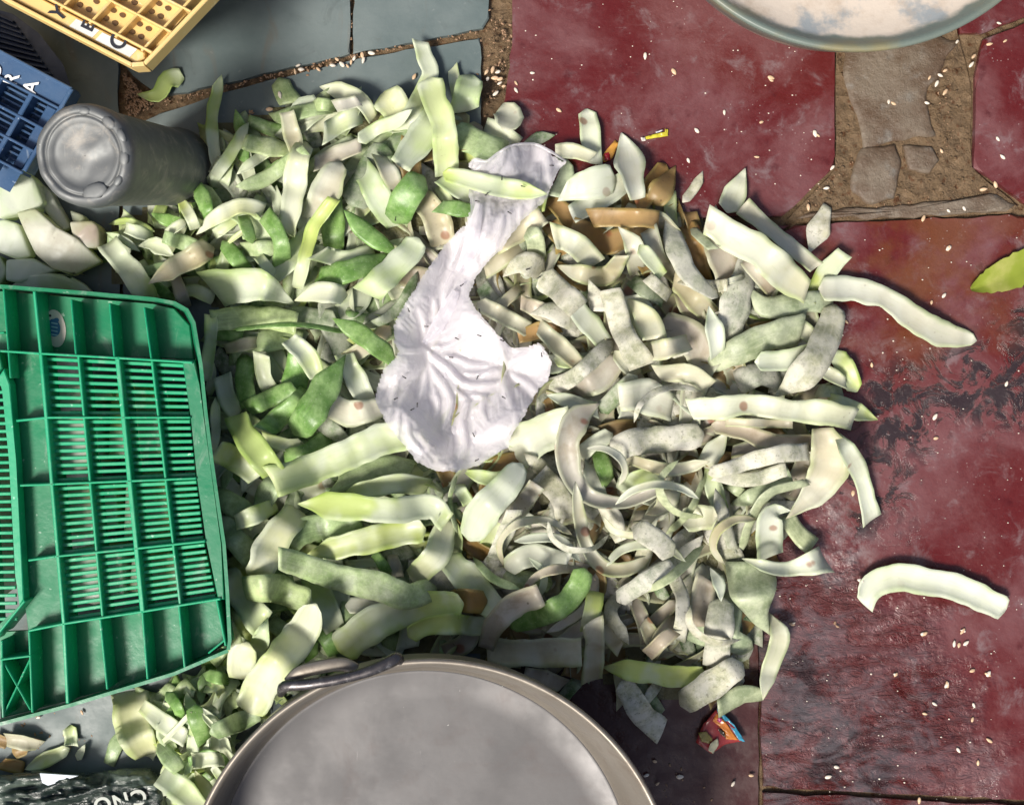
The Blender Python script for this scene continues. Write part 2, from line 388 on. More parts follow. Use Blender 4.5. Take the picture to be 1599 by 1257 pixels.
# earth-filled hollow with worn stones between the red tiles
pts = rough_poly([(1306, -500), (1415, -500), (1495, 50), (1518, 130), (1516, 262), (1592, 322), (1580, 333), (1242, 347), (1230, 342), (1306, 266)], 12, 1.5, 20)
slab('earth_patch', [(1306, -500), (1415, -500), (1495, 50), (1518, 130), (1516, 262), (1592, 322), (1580, 333), (1242, 347), (1230, 342), (1306, 266)], EARTH, -.0012, 1.5, 20)
def stone(pts, z, seed):
    poly = rough_poly(pts, 9, 4, seed); cx = sum(p[0] for p in poly) / len(poly); cy = sum(p[1] for p in poly) / len(poly)
    v = []; f = []; n = len(poly); rings = [(1.0, -.004), (.97, z * .5), (.88, z * .85), (.7, z), (.45, z * 1.08), (.2, z * 1.1)]
    for s, zz in rings:
        for x, y in poly:
            v.append((cx + (x - cx) * s, cy + (y - cy) * s, zz + .0012 * mn.noise((x * s * 60, y * s * 60, seed)) * (s < .95)))
    for i in range(len(rings) - 1):
        for k in range(n): f.append((i * n + k, i * n + (k + 1) % n, (i + 1) * n + (k + 1) % n, (i + 1) * n + k))
    v.append((cx, cy, z * 1.1)); c = len(v) - 1; o = (len(rings) - 1) * n
    for k in range(n): f.append((o + k, o + (k + 1) % n, c))
    link('paving_stone', pydata('paving_stone', v, f), STONE, floor)
stone([(1315, 40), (1500, 60), (1470, 110), (1448, 150), (1462, 215), (1400, 222), (1348, 240), (1336, 180), (1318, 130)], .0022, 31)
stone([(1345, 232), (1398, 226), (1406, 260), (1396, 312), (1352, 318), (1330, 300), (1332, 262)], .0035, 32)
stone([(1408, 228), (1455, 230), (1466, 250), (1452, 272), (1418, 268)], .003, 33)
stone([(1240, 344), (1262, 332), (1420, 322), (1560, 305), (1588, 320), (1575, 330), (1420, 340)], .0025, 34)

# ------------------------------------------------------------------ height field that things come to rest on
RES = .004; HX, HY = -.72, -.56; NX, NY = 360, 280
H = np.zeros((NY, NX))
HEAP = [(250, 300), (330, 190), (430, 165), (520, 150), (640, 160), (740, 190), (860, 265), (960, 275), (1080, 320), (1180, 400), (1270, 450), (1295, 520), (1295, 680), (1250, 820), (1200, 900),
        (1170, 1050), (1110, 1090), (1000, 1100), (900, 1050), (640, 1020), (440, 1080), (375, 1130), (320, 1257), (255, 1270), (250, 1100), (335, 1040), (330, 480), (170, 450), (170, 350)]
def inpoly(x, y, P):
    c = False; n = len(P); j = n - 1
    for i in range(n):
        if (P[i][1] > y) != (P[j][1] > y) and x < (P[j][0] - P[i][0]) * (y - P[i][1]) / (P[j][1] - P[i][1]) + P[i][0]: c = not c
        j = i
    return c
def edist(x, y, P):
    best = 1e9; n = len(P)
    for i in range(n):
        ax, ay = P[i]; bx, by = P[(i + 1) % n]; dx, dy = bx - ax, by - ay
        t = max(0, min(1, ((x - ax) * dx + (y - ay) * dy) / (dx * dx + dy * dy)))
        best = min(best, math.hypot(x - ax - t * dx, y - ay - t * dy))
    return best
def cell(x, y):
    return (np.clip(((y - HY) / RES).astype(int), 0, NY - 1), np.clip(((x - HX) / RES).astype(int), 0, NX - 1))
# dark mush mound added to darken the gaps in the heap
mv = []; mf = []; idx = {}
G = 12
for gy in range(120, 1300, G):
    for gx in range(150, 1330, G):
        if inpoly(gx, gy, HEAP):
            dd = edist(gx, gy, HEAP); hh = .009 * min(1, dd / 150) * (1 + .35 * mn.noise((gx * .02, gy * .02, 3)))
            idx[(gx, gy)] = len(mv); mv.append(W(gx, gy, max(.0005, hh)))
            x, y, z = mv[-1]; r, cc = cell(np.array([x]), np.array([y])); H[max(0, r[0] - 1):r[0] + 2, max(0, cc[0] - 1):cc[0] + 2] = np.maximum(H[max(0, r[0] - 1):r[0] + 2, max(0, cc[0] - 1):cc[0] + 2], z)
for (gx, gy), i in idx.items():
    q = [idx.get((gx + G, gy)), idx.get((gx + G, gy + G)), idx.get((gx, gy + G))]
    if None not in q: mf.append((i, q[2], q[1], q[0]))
underlay = (mv, mf)

# ------------------------------------------------------------------ peels
TY = {  # up side, tint, age, words
 'f': ('F', (.72, .82, .46), .03, 'pale green'), 'y': ('F', (.60, .70, .24), .05, 'yellow-green'), 'a': ('F', (.60, .53, .35), .38, 'beige'),
 'c': ('F', (.74, .69, .54), .16, 'cream'), 'b': ('F', (.42, .25, .09), .9, 'brown'), 'k': ('F', (.60, .52, .43), .5, 'pinkish grey'),
 'g': ('S', (.22, .44, .08), .05, 'bright green'), 's': ('S', (.48, .62, .28), .12, 'light green'), 'd': ('S', (.09, .16, .05), .45, 'dark green'),
 'w': ('S', (.56, .535, .41), .8, 'ash grey')}
def wobble(n, sc, amp, seed):
    return np.array([amp * 2 * mn.noise((i * sc, seed * 3.7, seed)) for i in range(n)])
def peel_geom(ty, P, widths, ends, roll, seed, z_extra=0.0, press=0.0, lay=0):
    """P: photo px centreline. returns verts, faces, face-mats, uv per vertex; lays it on the height field"""
    rnd = random.Random(seed)
    n0 = 40; c = catmull(P, n0)
    seg = np.hypot(*np.diff(c, axis=0).T); Lpx = seg.sum()
    n = int(max(7, min(38, Lpx / 7)));
    cum = np.concatenate([[0], np.cumsum(seg)])
    s = np.linspace(0, Lpx, n)
    if len(roll) == 1: roll = [roll[0] + rnd.uniform(-14, 14), roll[0] + rnd.uniform(-6, 6), roll[0] + rnd.uniform(-14, 14)]
    cx = np.interp(s, cum, c[:, 0]); cy = np.interp(s, cum, c[:, 1])
    ws = (np.interp(np.linspace(0, 1, n), np.linspace(0, 1, len(widths)), widths) if len(widths) > 1 else np.full(n, widths[0])) * 1.04
    w0 = ws.mean()
    fac = np.ones(n)
    for e, dist in ((ends[0], s), (ends[1], Lpx - s)):
        if e == 'r': q = np.clip(dist / (w0 * .34), 0, 1); fac *= np.maximum(.12, np.sqrt(1 - (1 - q) ** 2))
        elif e == 'p': q = np.clip(dist / (w0 * 1.15), 0, 1); fac *= np.maximum(.05, q ** .75)
    hw = ws * fac / 2
    m_ = 7; vs = np.linspace(-1, 1, m_)
    eL = 1 + wobble(n, .33, .09, seed % 97 + .3); eR = 1 + wobble(n, .33, .09, seed % 89 + 5.1)
    t = np.stack([np.gradient(cx), np.gradient(cy)], 1); t /= np.linalg.norm(t, axis=1)[:, None] + 1e-9
    nn = np.stack([-t[:, 1], t[:, 0]], 1)
    sk0 = (rnd.uniform(-.5, .5) if ends[0] in 'sd' else 0) * (1 if ends[0] == 's' else 1.7)
    sk1 = (rnd.uniform(-.5, .5) if ends[1] in 'sd' else 0) * (1 if ends[1] == 's' else 1.7)
    up, tint, age, _w = TY[ty]
    if ty == 'f' and P[0][0] > 760: tint = (.76, .76, .58); age = .2
    if ty == 's' and P[0][0] > 800: tint = (.55, .61, .38)
    ro = np.radians(np.interp(np.linspace(0, 1, n), np.linspace(0, 1, len(roll)), roll)) if len(roll) > 1 else np.radians(np.full(n, roll[0]))
    curl = rnd.uniform(.10, .30) if up == 'F' else -rnd.uniform(.04, .14)
    thick = min(.0042, max(.0016, w0 * S0 * .10)) * rnd.uniform(.8, 1.2)
    X = np.zeros((n, m_)); Y = np.zeros((n, m_)); Zc = np.zeros((n, m_)); side = np.zeros((n, m_))
    ramp0 = np.clip(1 - s / max(1, Lpx * .35), 0, 1); ramp1 = np.clip(1 - (Lpx - s) / max(1, Lpx * .35), 0, 1)
    for j, v in enumerate(vs):
        e = np.where(v > 0, eR, eL)
        off = v * hw * e
        shift = v * hw * (sk0 * ramp0 + sk1 * ramp1)
        cr = np.cos(ro); sr = np.sin(ro)
        hz = curl * hw * 2 * S0 * v * v
        X[:, j] = cx + nn[:, 0] * (off) * np.maximum(cr, .8) + t[:, 0] * shift
        Y[:, j] = cy + nn[:, 1] * (off) * np.maximum(cr, .8) + t[:, 1] * shift
        Zc[:, j] = off * S0 * sr * 1.1 + hz
    # rest height
    zc = np.full(n, .02)
    for it in range(2):
        k = S0 * (CAMH - zc[:, None]) / CAMH
        wx = (X - CX) * k; wy = -(Y - CY) * k
        r, cc = cell(wx, wy)
        rest = (H[r, cc] - np.minimum(Zc, .004) * .7).max(axis=1)
        pad = max(2, n // 5); ker = np.hanning(2 * pad + 3)[1:-1]; ker /= ker.sum()
        rp = np.pad(rest, pad, mode='edge'); sm = np.convolve(rp, ker, 'same')[pad:pad + n]
        zc = sm + .45 * np.maximum(0, np.convolve(np.pad(np.maximum(rest - sm, 0), pad, mode='edge'), ker, 'same')[pad:pad + n]) + .0022 + z_extra - press
    zc = np.maximum(zc, .002 + np.abs(np.sin(ro)) * hw * S0 * .9)
    if lay >= 3 and Lpx > 30:
        dv = lambda: rnd.choice([0, -.006, -.013, -.018, .007])
        zc = zc + (lay - 3) * .0022 + .003 + dv() * ramp0 ** 1.6 + dv() * ramp1 ** 1.6
        zc = np.maximum(zc, .004)
    arch = rnd.uniform(0, .009) * min(1, Lpx / 200) * np.sin(np.pi * s / Lpx)
    lift = rnd.choice([0, 0, 0, .006]) * ramp1 ** 2 + rnd.choice([0, 0, 0, .006]) * ramp0 ** 2
    zc = zc + arch + lift
    jit = wobble(n, .35, .0015, seed % 71 + 2)
    Zt = zc[:, None] + Zc + jit[:, None]
    k = S0 * (CAMH - zc[:, None]) / CAMH
    wx = (X - CX) * k; wy = -(Y - CY) * k
    th = thick * (1 - .82 * vs ** 2)[None, :] * np.maximum(.25, fac)[:, None]
    Zt = np.maximum(Zt, th + .0012)
    Zb = Zt - th
    # raster into the height field
    for a in np.linspace(0, 1, 3):
        for b in np.linspace(0, 1, 3):
            q = lambda A: (A[:-1, :-1] * (1 - a) * (1 - b) + A[1:, :-1] * a * (1 - b) + A[:-1, 1:] * (1 - a) * b + A[1:, 1:] * a * b)
            r, cc = cell(q(wx), q(wy)); np.maximum.at(H, (r, cc), q(Zt))
    V = np.concatenate([np.stack([wx, wy, Zt], 2).reshape(-1, 3), np.stack([wx, wy, Zb], 2).reshape(-1, 3)])
    UV = np.stack([np.repeat(s / 60 + seed * .37, m_), np.tile(vs, n) * .98], 1); UV = np.concatenate([UV, UV])
    F = []; MI = []; o = n * m_; ft, fb = (0, 1) if up == 'F' else (1, 0)
    idn = lambda i, j: i * m_ + j
    for i in range(n - 1):
        for j in range(m_ - 1):
            F.append((idn(i, j), idn(i, j + 1), idn(i + 1, j + 1), idn(i + 1, j))); MI.append(ft)
            F.append((o + idn(i, j), o + idn(i + 1, j), o + idn(i + 1, j + 1), o + idn(i, j + 1))); MI.append(fb)
        for j in (0, m_ - 1):
            F.append((idn(i, j), idn(i + 1, j), o + idn(i + 1, j), o + idn(i, j)) if j == 0 else (idn(i, j), o + idn(i, j), o + idn(i + 1, j), idn(i + 1, j))); MI.append(0)
    for i in (0, n - 1):
        for j in range(m_ - 1):
            F.append((idn(i, j), o + idn(i, j), o + idn(i, j + 1), idn(i, j + 1)) if i == 0 else (idn(i, j), idn(i, j + 1), o + idn(i, j + 1), o + idn(i, j))); MI.append(0)
    lu = rnd.uniform(.84, 1.12); wm = rnd.uniform(-.05, .05); tn = tuple(min(.8, max(.01, q * lu * (1 + h_))) for q, h_ in zip(tint, (wm, 0, -1.5 * wm)))
    ag = min(1, max(0, age + rnd.uniform(-.12, .18) * (1 if age > .1 else .3)))
    return V, F, MI, UV, tn, ag
def peel_mesh(name, parts):
    """parts: list of geometry tuples, joined into one mesh"""
    vv = []; ff = []; mi = []; uv = []; tn = []; ag = []; o = 0
    for V, F, MI, UV, t, a in parts:
        vv.append(V); ff += [tuple(i + o for i in q) for q in F]; mi += MI; uv.append(UV); tn.append(np.tile((*t, 1), (len(V), 1))); ag.append(np.full(len(V), a)); o += len(V)
    V = np.concatenate(vv); UV = np.concatenate(uv)
    c = Vector(V.mean(axis=0)); c.z = float(V[:, 2].min())
    me = pydata(name, V - np.array(c), ff)
    me.polygons.foreach_set('material_index', mi)
    ul = me.uv_layers.new(name='UVMap'); li = np.empty(len(me.loops), int); me.loops.foreach_get('vertex_index', li)
    ul.data.foreach_set('uv', UV[li].ravel())
    at = me.attributes.new('tint', 'FLOAT_COLOR', 'POINT'); at.data.foreach_set('color', np.concatenate(tn).ravel())
    aa = me.attributes.new('age', 'FLOAT', 'POINT'); aa.data.foreach_set('value', np.concatenate(ag))
    return me, c

WIN = {'A': (300, 50, 3.1425), 'B': (650, 100, 3.1425), 'C': (980, 240, 3.1425), 'D': (320, 430, 3.1425), 'E': (650, 450, 3.1425), 'F': (980, 600, 3.1425),
       'G': (650, 780, 3.1425), 'H': (320, 780, 3.1425), 'I': (0, 230, 4.845), 'J': (0, 1080, 4.569), 'K': (900, 900, 2.2876), 'M': (1250, 350, 3.5903), 'N': (1200, 700, 3.1425), 'P': (0, 0, 1)}
# type layer ends width roll | x,y ... [# label]      (x,y measured on the photograph, window by window)
TRACE = '''
W A
y 3 pr 52/60 25 | 145,212 100,420 112,590 140,690 # thin pointed yellow-green blade standing out over the slate beside the metal can
g 2 pr 62 10 | 212,380 240,500 250,640
y 4 pr 56 20 | 278,445 190,600 80,760 # pointed green blade leaning beside the thin blade near the metal can
y 3 rr 90 0 | 180,600 150,700 130,780
s 4 rs 100 5 | 425,225 455,300 485,350 # stubby light green piece at the heap's top edge on slate
f 4 pr 80/90/60 -15 | 625,270 740,300 830,340 890,430
s 4 rs 80 5 | 395,428 560,385 700,365
s 5 rs 60 10 | 590,345 710,370
f 5 rr 100 10 | 645,505 740,445 835,400
f 4 rs 170/120 -10 | 935,300 990,370 1020,430 # rounded pale peel leaning at the heap's top edge
f 4 ss 75/85/80/90/80 12 | 1120,45 1145,130 1170,210 1130,300 1070,420 1000,530 # tall wavy pale peel rising highest above the heap onto slate
f 5 rp 66 10 | 815,540 900,480 1000,440 1080,380
f 6 rs 140/120/115/120/110 -6 | 1165,225 1185,330 1235,450 1245,570 1250,700 # broad pale peel with rounded green-edged tip at the heap's top
f 5 rs 140 5 | 1190,430 1130,520 1070,600
b 4 ss 110 0 | 1075,600 1078,740
d 5 rr 130/150 5 | 950,550 880,680 770,850 # dull dark green skin strip with grey bloom near the heap's top left
c 6 rr 92 10 | 935,635 970,700 1000,765
f 5 ss 130 0 | 880,750 955,880
g 6 rr 120/140/130 0 | 1140,710 1060,790 990,940 # vivid bright green skin piece left of the bag's upper part
a 5 rs 130 8 | 1105,800 1190,900 1240,1050
f 4 pr 50 10 | 220,700 330,620 390,580
s 4 rr 110 0 | 290,545 460,580
a 4 rr 90 0 | 480,450 510,560
f 6 rs 100/120/110/90 -8 | 560,540 520,650 505,780 470,990 # upright pale peel with wavy edge near the heap's upper left
f 4 rs 66 15 | 545,820 545,920 585,1020
c 5 rr 120/160/130 5 | 730,640 670,760 610,920
s 5 pr 70 15 | 215,760 330,735 460,650 560,580
f 6 ps 50/85/80 12 | 20,995 120,910 240,855 350,880 # pale hooked peel arching over the green scraps near the metal can
g 6 ss 80 -15 | 355,890 430,1010 435,1140
y 5 sr 70/90 15 | 700,820 600,960 560,1100 520,1260
g 4 rr 115 0 | 690,880 690,1040
g 6 pp 90 14 | 745,875 850,980 1010,1095 # green boat-shaped skin strip with a white rim in the upper heap
f 5 rs 90 0 | 615,1085 740,1115 895,1080
k 4 ss 80 5 | 600,650 720,600 830,560
f 7 rs 120/130/140 -5 | 1110,1010 1060,1090 960,1190 860,1290 # thick pale peel with a bright lit tip left of the bag neck
g 5 pr 110 -10 | 960,1090 800,1160 620,1210
s 5 pr 110 0 | -10,760 60,800 110,870
f 4 rr 90 0 | 285,920 350,1000
s 4 rr 80 0 | 275,1065 400,1060
g 4 rr 80 0 | 175,1060 250,1150
y 4 rr 120 0 | 450,1140 525,1060
f 5 pp 30 20 | 165,1045 225,1000 285,955
g 4 rr 90 0 | 640,1240 760,1190
k 5 ss 60 0 | 700,370 820,340
y 4 rr 60 30 | 330,1100 400,1200
g 5 rr 60 20 | 255,920 290,1020
y 4 rr 70 10 | 410,800 440,900
W B
f 5 rs 130 0 | 275,55 255,140 235,235 # bright white square-cut piece on the joint between slate and red tile
f 4 rr 60 0 | 185,60 195,130
f 5 rr 90/150/90 5 | 430,190 455,250 430,330 # small ragged white piece on the edge of the red tile
f 4 rr 80 10 | 335,310 420,345 495,400
s 5 rs 120/160 0 | 165,330 300,385 440,450
d 3 pp 60 0 | 520,395 600,365 680,350 # small dull leaf-like scrap above the bag on red tile
y 9 rp 70/90/95/60 6 | 130,535 260,570 400,605 520,625 645,640 # yellow-green peel lying across the top of the white bag
f 4 rs 80/100/80 0 | 835,220 850,330 870,490 # pale upright peel with a brown hole mark on the red tile
f 5 rr 80 5 | 710,430 770,430 840,450
s 4 pr 75 5 | 690,450 740,530 680,650
c 5 ps 120/170/120/80 6 | 1005,340 1035,440 1060,560 1085,665 # cream kite-shaped peel between the two colourful wrappers
f 5 rr 80/150/160 0 | 715,625 850,590 980,570
f 4 rs 130 0 | 850,690 960,620
b 6 ss 90 0 | 850,755 1000,755 1190,765 # ochre stained flat strip across the brown rotting upper right pile
b 4 rr 130 5 | 830,830 930,880 1000,860
s 6 rs 90 -10 | 550,800 590,870 590,965 # light green upright peel stub at the right of the bag neck
f 6 rs 110 8 | 670,845 770,880 880,985
c 6 pr 60/90/90 15 | 990,800 1060,890 1085,1020
a 6 rp 60/100/90/70 20 | 1010,940 930,1040 800,1030 690,990
w 7 pr 80/120/120 0 | 425,1045 520,980 630,1015 # lilac grey mouldy skin piece right of the bag neck
w 7 rs 120 0 | 610,1030 700,1110 800,1200 # grey-green mouldy skin patch below the lilac grey piece
w 7 ps 50/90 0 | 845,1055 875,1130 900,1215
y 6 rr 75 10 | 1110,910 1195,1020
w 6 ss 60 10 | 1135,1045 1245,1140
a 5 rr 95 10 | 335,1010 430,945 525,880
c 5 rr 120 0 | 440,860 545,795
f 5 rr 90 0 | 180,600 255,645
g 5 rr 80 0 | 160,705 255,715
y 4 rr 60 0 | 115,620 175,690
b 3 rr 110 0 | 690,700 800,800
a 5 ss 60 20 | 420,1185 495,1105
b 3 rr 90 0 | 650,780 720,880 730,960
y 5 rr 80 10 | 620,560 600,700
a 3 rr 90 0 | 1120,830 1180,900
k 5 rr 90 0 | 560,1190 680,1240
b 4 ss 90 0 | 700,1010 830,1080
b 4 rr 100 0 | 1130,640 1180,560
y 4 rr 70 10 | 280,470 360,500
W C
f 5 pr 90/120/100 5 | 578,72 540,170 490,290 # pointed pale peel tip rising onto the red tile, upper right
f 7 ss 130/150/140/150/110 -10 | 385,325 500,400 640,480 760,590 880,680 # broad pale green strip slanting down over the upper right edge
c 6 ss 95/80/80/90 12 | 560,260 700,375 820,475 925,560 # narrow brown-stained strip beside the broad slanting strip
w 4 sp 45/110/70 0 | 982,255 940,370 890,490 # small grey-green pointed scrap on the joint of the red tiles
y 5 rr 80/110 15 | 1040,510 975,575 930,650
b 4 pr 90/130/110 0 | 235,60 180,160 110,250 # brown-rotted upright piece on the red tile at the top right
w 7 pr 60/110/100/60 28/10/30 | 190,280 230,430 280,560 350,640 445,705 # twisted grey-green strip in the brown upper right pile
s 6 pr 90/110/90 -8 | 600,660 680,750 800,740 900,725 1010,735
w 7 rp 110/150/160/90 8 | 1020,740 985,890 900,1050 720,1195 # large ash grey mouldy peel hanging at the heap's right edge
w 5 rr 170 0 | 560,650 515,790
s 6 ss 110/140/150 6 | 395,1025 550,965 700,895 860,865
f 5 rr 90 8 | 780,850 850,860 915,910
f 6 rr 90/120 0 | 660,1020 770,1015 860,980
k 5 rr 120/170/120 8 | 160,830 270,870 340,960 375,1070 # pinkish mouldy flap in the right half of the heap
f 5 rr 120 10 | -5,700 70,800 115,915
c 7 rr 100 0 | 90,970 180,960 268,935
f 6 ps 95 10 | 405,780 425,870 435,960
k 4 rr 175 0 | 450,480 500,600
f 5 rr 30 0 | 460,640 580,600
a 5 rr 90 8 | 140,1080 300,1080 400,1150
y 5 rr 90 10 | 1050,1020 1095,1110
f 5 rr 70 0 | 950,1060 1035,1105
s 4 ss 60 0 | 910,1165 1055,1165
b 3 rr 130 0 | 300,420 340,560
a 4 rr 90 15 | 100,370 150,520 240,610
d 5 ss 80 0 | 20,620 150,710
w 5 rr 60 10 | 260,610 400,650 490,645
b 4 rr 70 0 | 600,870 720,850
k 5 rr 90 0 | 600,540 700,660
w 5 rr 120 0 | 520,1150 640,1080 750,1115
w 4 pr 45 0 | 370,85 330,170 270,240
s 4 rr 60 0 | 340,395 390,440
k 3 rr 110 0 | 280,700 330,800
a 4 rr 110 5 | 230,600 330,720 400,790
b 3 rr 130 0 | 60,400 100,520
W M
c 7 rr 150/140/120/150/150/60 5 | 100,365 300,370 480,420 620,520 770,610 985,655 # long bent white peel reaching out over the red tiles to the right
W D
f 7 sp 190/160/150/120 -8 | 40,80 150,55 290,60 440,140 # large bluish white peel above the leaf strip in the left heap
f 7 pr 70/110/90 8 | 440,125 560,85 700,100 # white pointed slice beside the large bluish white peel
s 6 rs 110 -5 | 30,220 200,205 330,210 450,240
g 8 pp 30 40 | 135,267 340,243 500,245 700,280
g 9 pp 60/95/95/70 12 | 625,210 760,290 870,370 945,465 # dark green leaf blade pointing into the bag's left side
d 6 pp 46/56/40 30 | 1045,-20 970,130 880,215 760,260
g 5 ss 60 0 | 50,297 165,293
s 5 rr 120 0 | 240,320 400,315
a 5 rr 70 0 | 120,355 250,330
y 6 rr 60 25 | 30,195 30,330 0,520
f 5 pp 40 25 | 45,430 20,610
f 6 pp 46 30 | 50,600 52,780 25,960
f 5 rr 90 0 | 85,490 110,600 160,690
g 5 rr 95 0 | 205,390 190,520 210,640
f 6 ss 80 8 | 280,385 290,490 340,590
g 6 rr 120/130 0 | 455,410 440,500 415,600
f 7 sr 90/110 -12 | 440,335 500,390 545,480
g 8 pr 80/140/150/130 -6 | 690,390 610,520 510,680 440,785 # broad green skin strip with a pale lower end in the left heap
g 7 rr 100 0 | 510,570 400,670 285,760
g 6 rr 100 0 | 260,630 385,575
c 7 rr 90/150/150 5 | 595,625 710,680 825,655
f 6 rr 110 5 | 720,460 775,570
a 5 rr 75 8 | 690,415 820,335 910,250
y 8 ss 110/130/120 -5 | 155,685 220,810 345,970 # cream-green slab slanting beside the green crate's right edge
y 7 rs 110 5 | 50,860 150,895 260,990
f 9 ss 150/140/150/150 -4 | 330,1010 520,955 700,880 850,815 1010,770 # longest pale green strip running from the left heap under the bag
f 6 rr 66 10 | 285,800 400,830 490,830
g 6 rr 90 0 | 390,905 500,870 610,790
s 7 pr 90/120/110 5 | 600,1075 750,990 880,935 1015,965
f 8 pr 70/105/100 -5 | 650,1095 800,1050 950,1020 1095,1040
y 9 ps 80/130/125/120/120/100 -4 | 455,1120 560,1125 750,1140 950,1150 1110,1135 1190,1210 # wide yellow-green strip with bent right end, lower left heap
s 6 rr 110 0 | 60,1085 140,1130 220,1190
s 5 ss 110 5 | 285,1110 335,1015
y 6 ss 90 0 | 180,1200 320,1140
f 5 rr 80 10 | 65,1130 130,1260
d 5 rr 110 0 | 440,205 570,215
d 5 rr 90 0 | 560,710 660,790
f 5 rr 80 0 | 230,720 300,790
W E
w 5 pr 90/110/90 0 | 560,125 680,115 805,180
f 5 rr 115 5 | 820,140 885,220
w 7 ss 100/110/120 -6 | 950,5 1005,180 1110,385 # grey mottled upright strip with a red spot right of the bag
f 6 pr 100/130/110 8 | 1035,50 1120,140 1170,250
w 6 rr 80/75/70 8 | 615,490 740,455 850,370 960,260 # speckled white mouldy strip emerging from the bag's right edge
k 5 rr 130 5 | 790,490 900,440 960,370
a 5 rr 105 0 | 655,240 745,325
f 6 pr 70 8 | 640,525 760,555 890,600
f 7 ss 230/180/170 -4 | 455,800 600,720 770,665 # wide pale green slab sticking out under the bag's lower right
k 8 pp 90/130/110/100/70/60/40 18/0/30/45 | 900,565 790,640 740,760 765,920 850,1020 1000,1050 1140,1010 1270,940 # grey pink ribbon curling in a C below right of the bag
w 7 rr 120/130/120 0 | 950,800 1080,755 1250,740 1415,715 # mossy grey slab with green mottling right of the curling ribbon
a 6 pp 50/70/50 15 | 960,800 1080,850 1250,890 1440,850
f 6 rr 75 12 | 790,830 870,760 965,715
f 5 rr 90 0 | 870,820 860,930 905,1050
g 5 rr 90 0 | 890,790 935,930
d 6 rr 85 0 | 1085,430 980,530 900,610
c 8 ss 130/175/120 0 | 995,540 1110,530 1255,590 # angular cream piece with a brown rotted right end
y 7 pr 60/75/75 20 | 225,895 370,935 480,915 530,860
f 8 rr 90/140/160/120 -6 | 520,860 430,980 330,1090 260,1240 # broad white green peel hooking down below the bag
w 7 ps 100/70 0 | 550,830 610,880 640,925
w 7 ss 100/115 5 | 600,910 700,1010 750,1130
k 7 rr 95 5 | 590,960 520,1060 430,1160
w 6 rr 95 0 | 915,1040 960,1120 995,1210
f 6 rr 60 5 | 200,955 260,1060
s 7 pp 26 50 | 200,920 165,1040 200,1200
a 5 rr 100 5 | 1050,910 1200,890
a 6 ps 80/115 -8 | 1120,1140 1180,1100 1240,1020
f 6 rr 95 0 | 380,1210 430,1120
d 3 rr 90 0 | 350,30 420,140
b 3 rr 80 0 | 560,220 640,200
a 5 rr 80 8 | 300,70 430,140 570,215 # beige strip touching the bag's torn right shoulder
a 4 ss 60 0 | 410,80 500,20
f 5 rr 80 0 | 440,1080 520,1120
y 4 rr 80 0 | 700,350 830,370
k 4 rr 70 0 | 560,1160 640,1220
w 5 rr 90 0 | 1160,230 1260,300
f 5 rr 80 0 | 990,330 1080,430
W F
k 6 rr 75/90/75 10 | 410,200 540,225 680,275 820,290 965,280 # thin beige-grey ribbon under the long strip, right side
c 6 rr 45 0 | 480,185 620,190 810,195
w 8 rs 55/80/85 -5 | 395,440 540,400 700,350 890,330 # chalky white mouldy strip in the lower right heap
s 6 ps 80 10 | 510,590 640,540 800,440
f 8 ss 100/110/105/100/120/110 -8 | 300,125 470,115 620,100 790,130 950,140 1110,175 # long pale strip lying level across the heap's right side
y 6 rp 100 0 | 1050,105 1165,150
c 7 sp 90/190/170/110/60 0 | 950,215 985,340 950,470 850,590 775,660 # wide cream kite-shaped peel at the heap's right edge
s 7 rp 50/60/50 35 | 880,480 700,535 610,660 550,840
f 9 ps 60/110/130/140 12 | 800,620 710,620 690,720 690,850 # bright white hooked peel near the lower right edge
s 6 rr 95 5 | 780,650 850,740 910,800
f 9 ps 50/60/80/140 8 | 560,855 720,900 850,890 965,850 # white ribbon flaring at its right end over the red tile
s 7 sp 210/230/190/100 0 | 590,870 620,1000 640,1120 700,1230 # wide mint green flap at the heap's lower right
f 7 ps 70/100/80/110 10 | 1005,220 1080,330 1150,470 1195,670 # narrow wavy peel hanging down onto the red tiles, right
w 7 pr 60/70/60 20 | 430,510 470,640 520,810
y 6 pr 90 10 | 400,460 440,570
f 7 rr 120 0 | 255,670 345,650 440,650 # bright slice with a reddish spot in the lower right heap
s 7 pp 40/50/40 40 | 385,440 310,620 185,740
w 9 rr 90/110/100 5 | 25,700 120,750 225,840 # chalky grey curved slice in the lower right heap
w 7 pp 80/100/80 5 | -10,1010 120,945 250,880 370,740
s 8 pp 36/50/40 35 | 95,1020 240,925 375,790
k 6 ss 110/130 0 | 385,950 340,1190 # tan square-ended piece standing in the lower right heap
f 7 pp 66 20 | 405,900 450,980 460,1065
w 6 rs 70 10 | 225,940 270,1060 255,1260
y 5 rr 90 5 | -5,485 110,440
a 7 ps 100/130/100 -10 | 90,640 170,600 235,480
s 6 rr 105 5 | 500,990 510,1120 485,1230
s 5 rr 50 0 | 475,480 580,545
f 5 rp 100 10 | 380,390 470,260
w 5 rr 80 0 | 100,780 60,900
d 4 rr 60 0 | 150,1000 190,1060
k 4 rr 90 0 | 560,330 690,300
w 6 ss 70 0 | 430,440 600,470 780,420
W G
f 8 rr 90/110/80 -10 | 435,340 560,270 750,300
f 7 pp 40/55/40 30 | 480,205 600,185 710,200 810,310
s 7 rr 95 0 | 425,385 560,405 670,415
w 7 pp 30/36 45 | 490,140 580,95 710,170
g 9 rr 100/120/110/70 10 | 825,335 780,450 680,545 460,630 # dark green curved peel inside the nest of curls above the pan
k 7 pp 50 20 | 885,350 860,480 770,580 640,650
k 9 ss 110/120/110/70 8 | 610,460 490,510 390,600 340,730 # brownish folded peel with a dark red spot above the pan
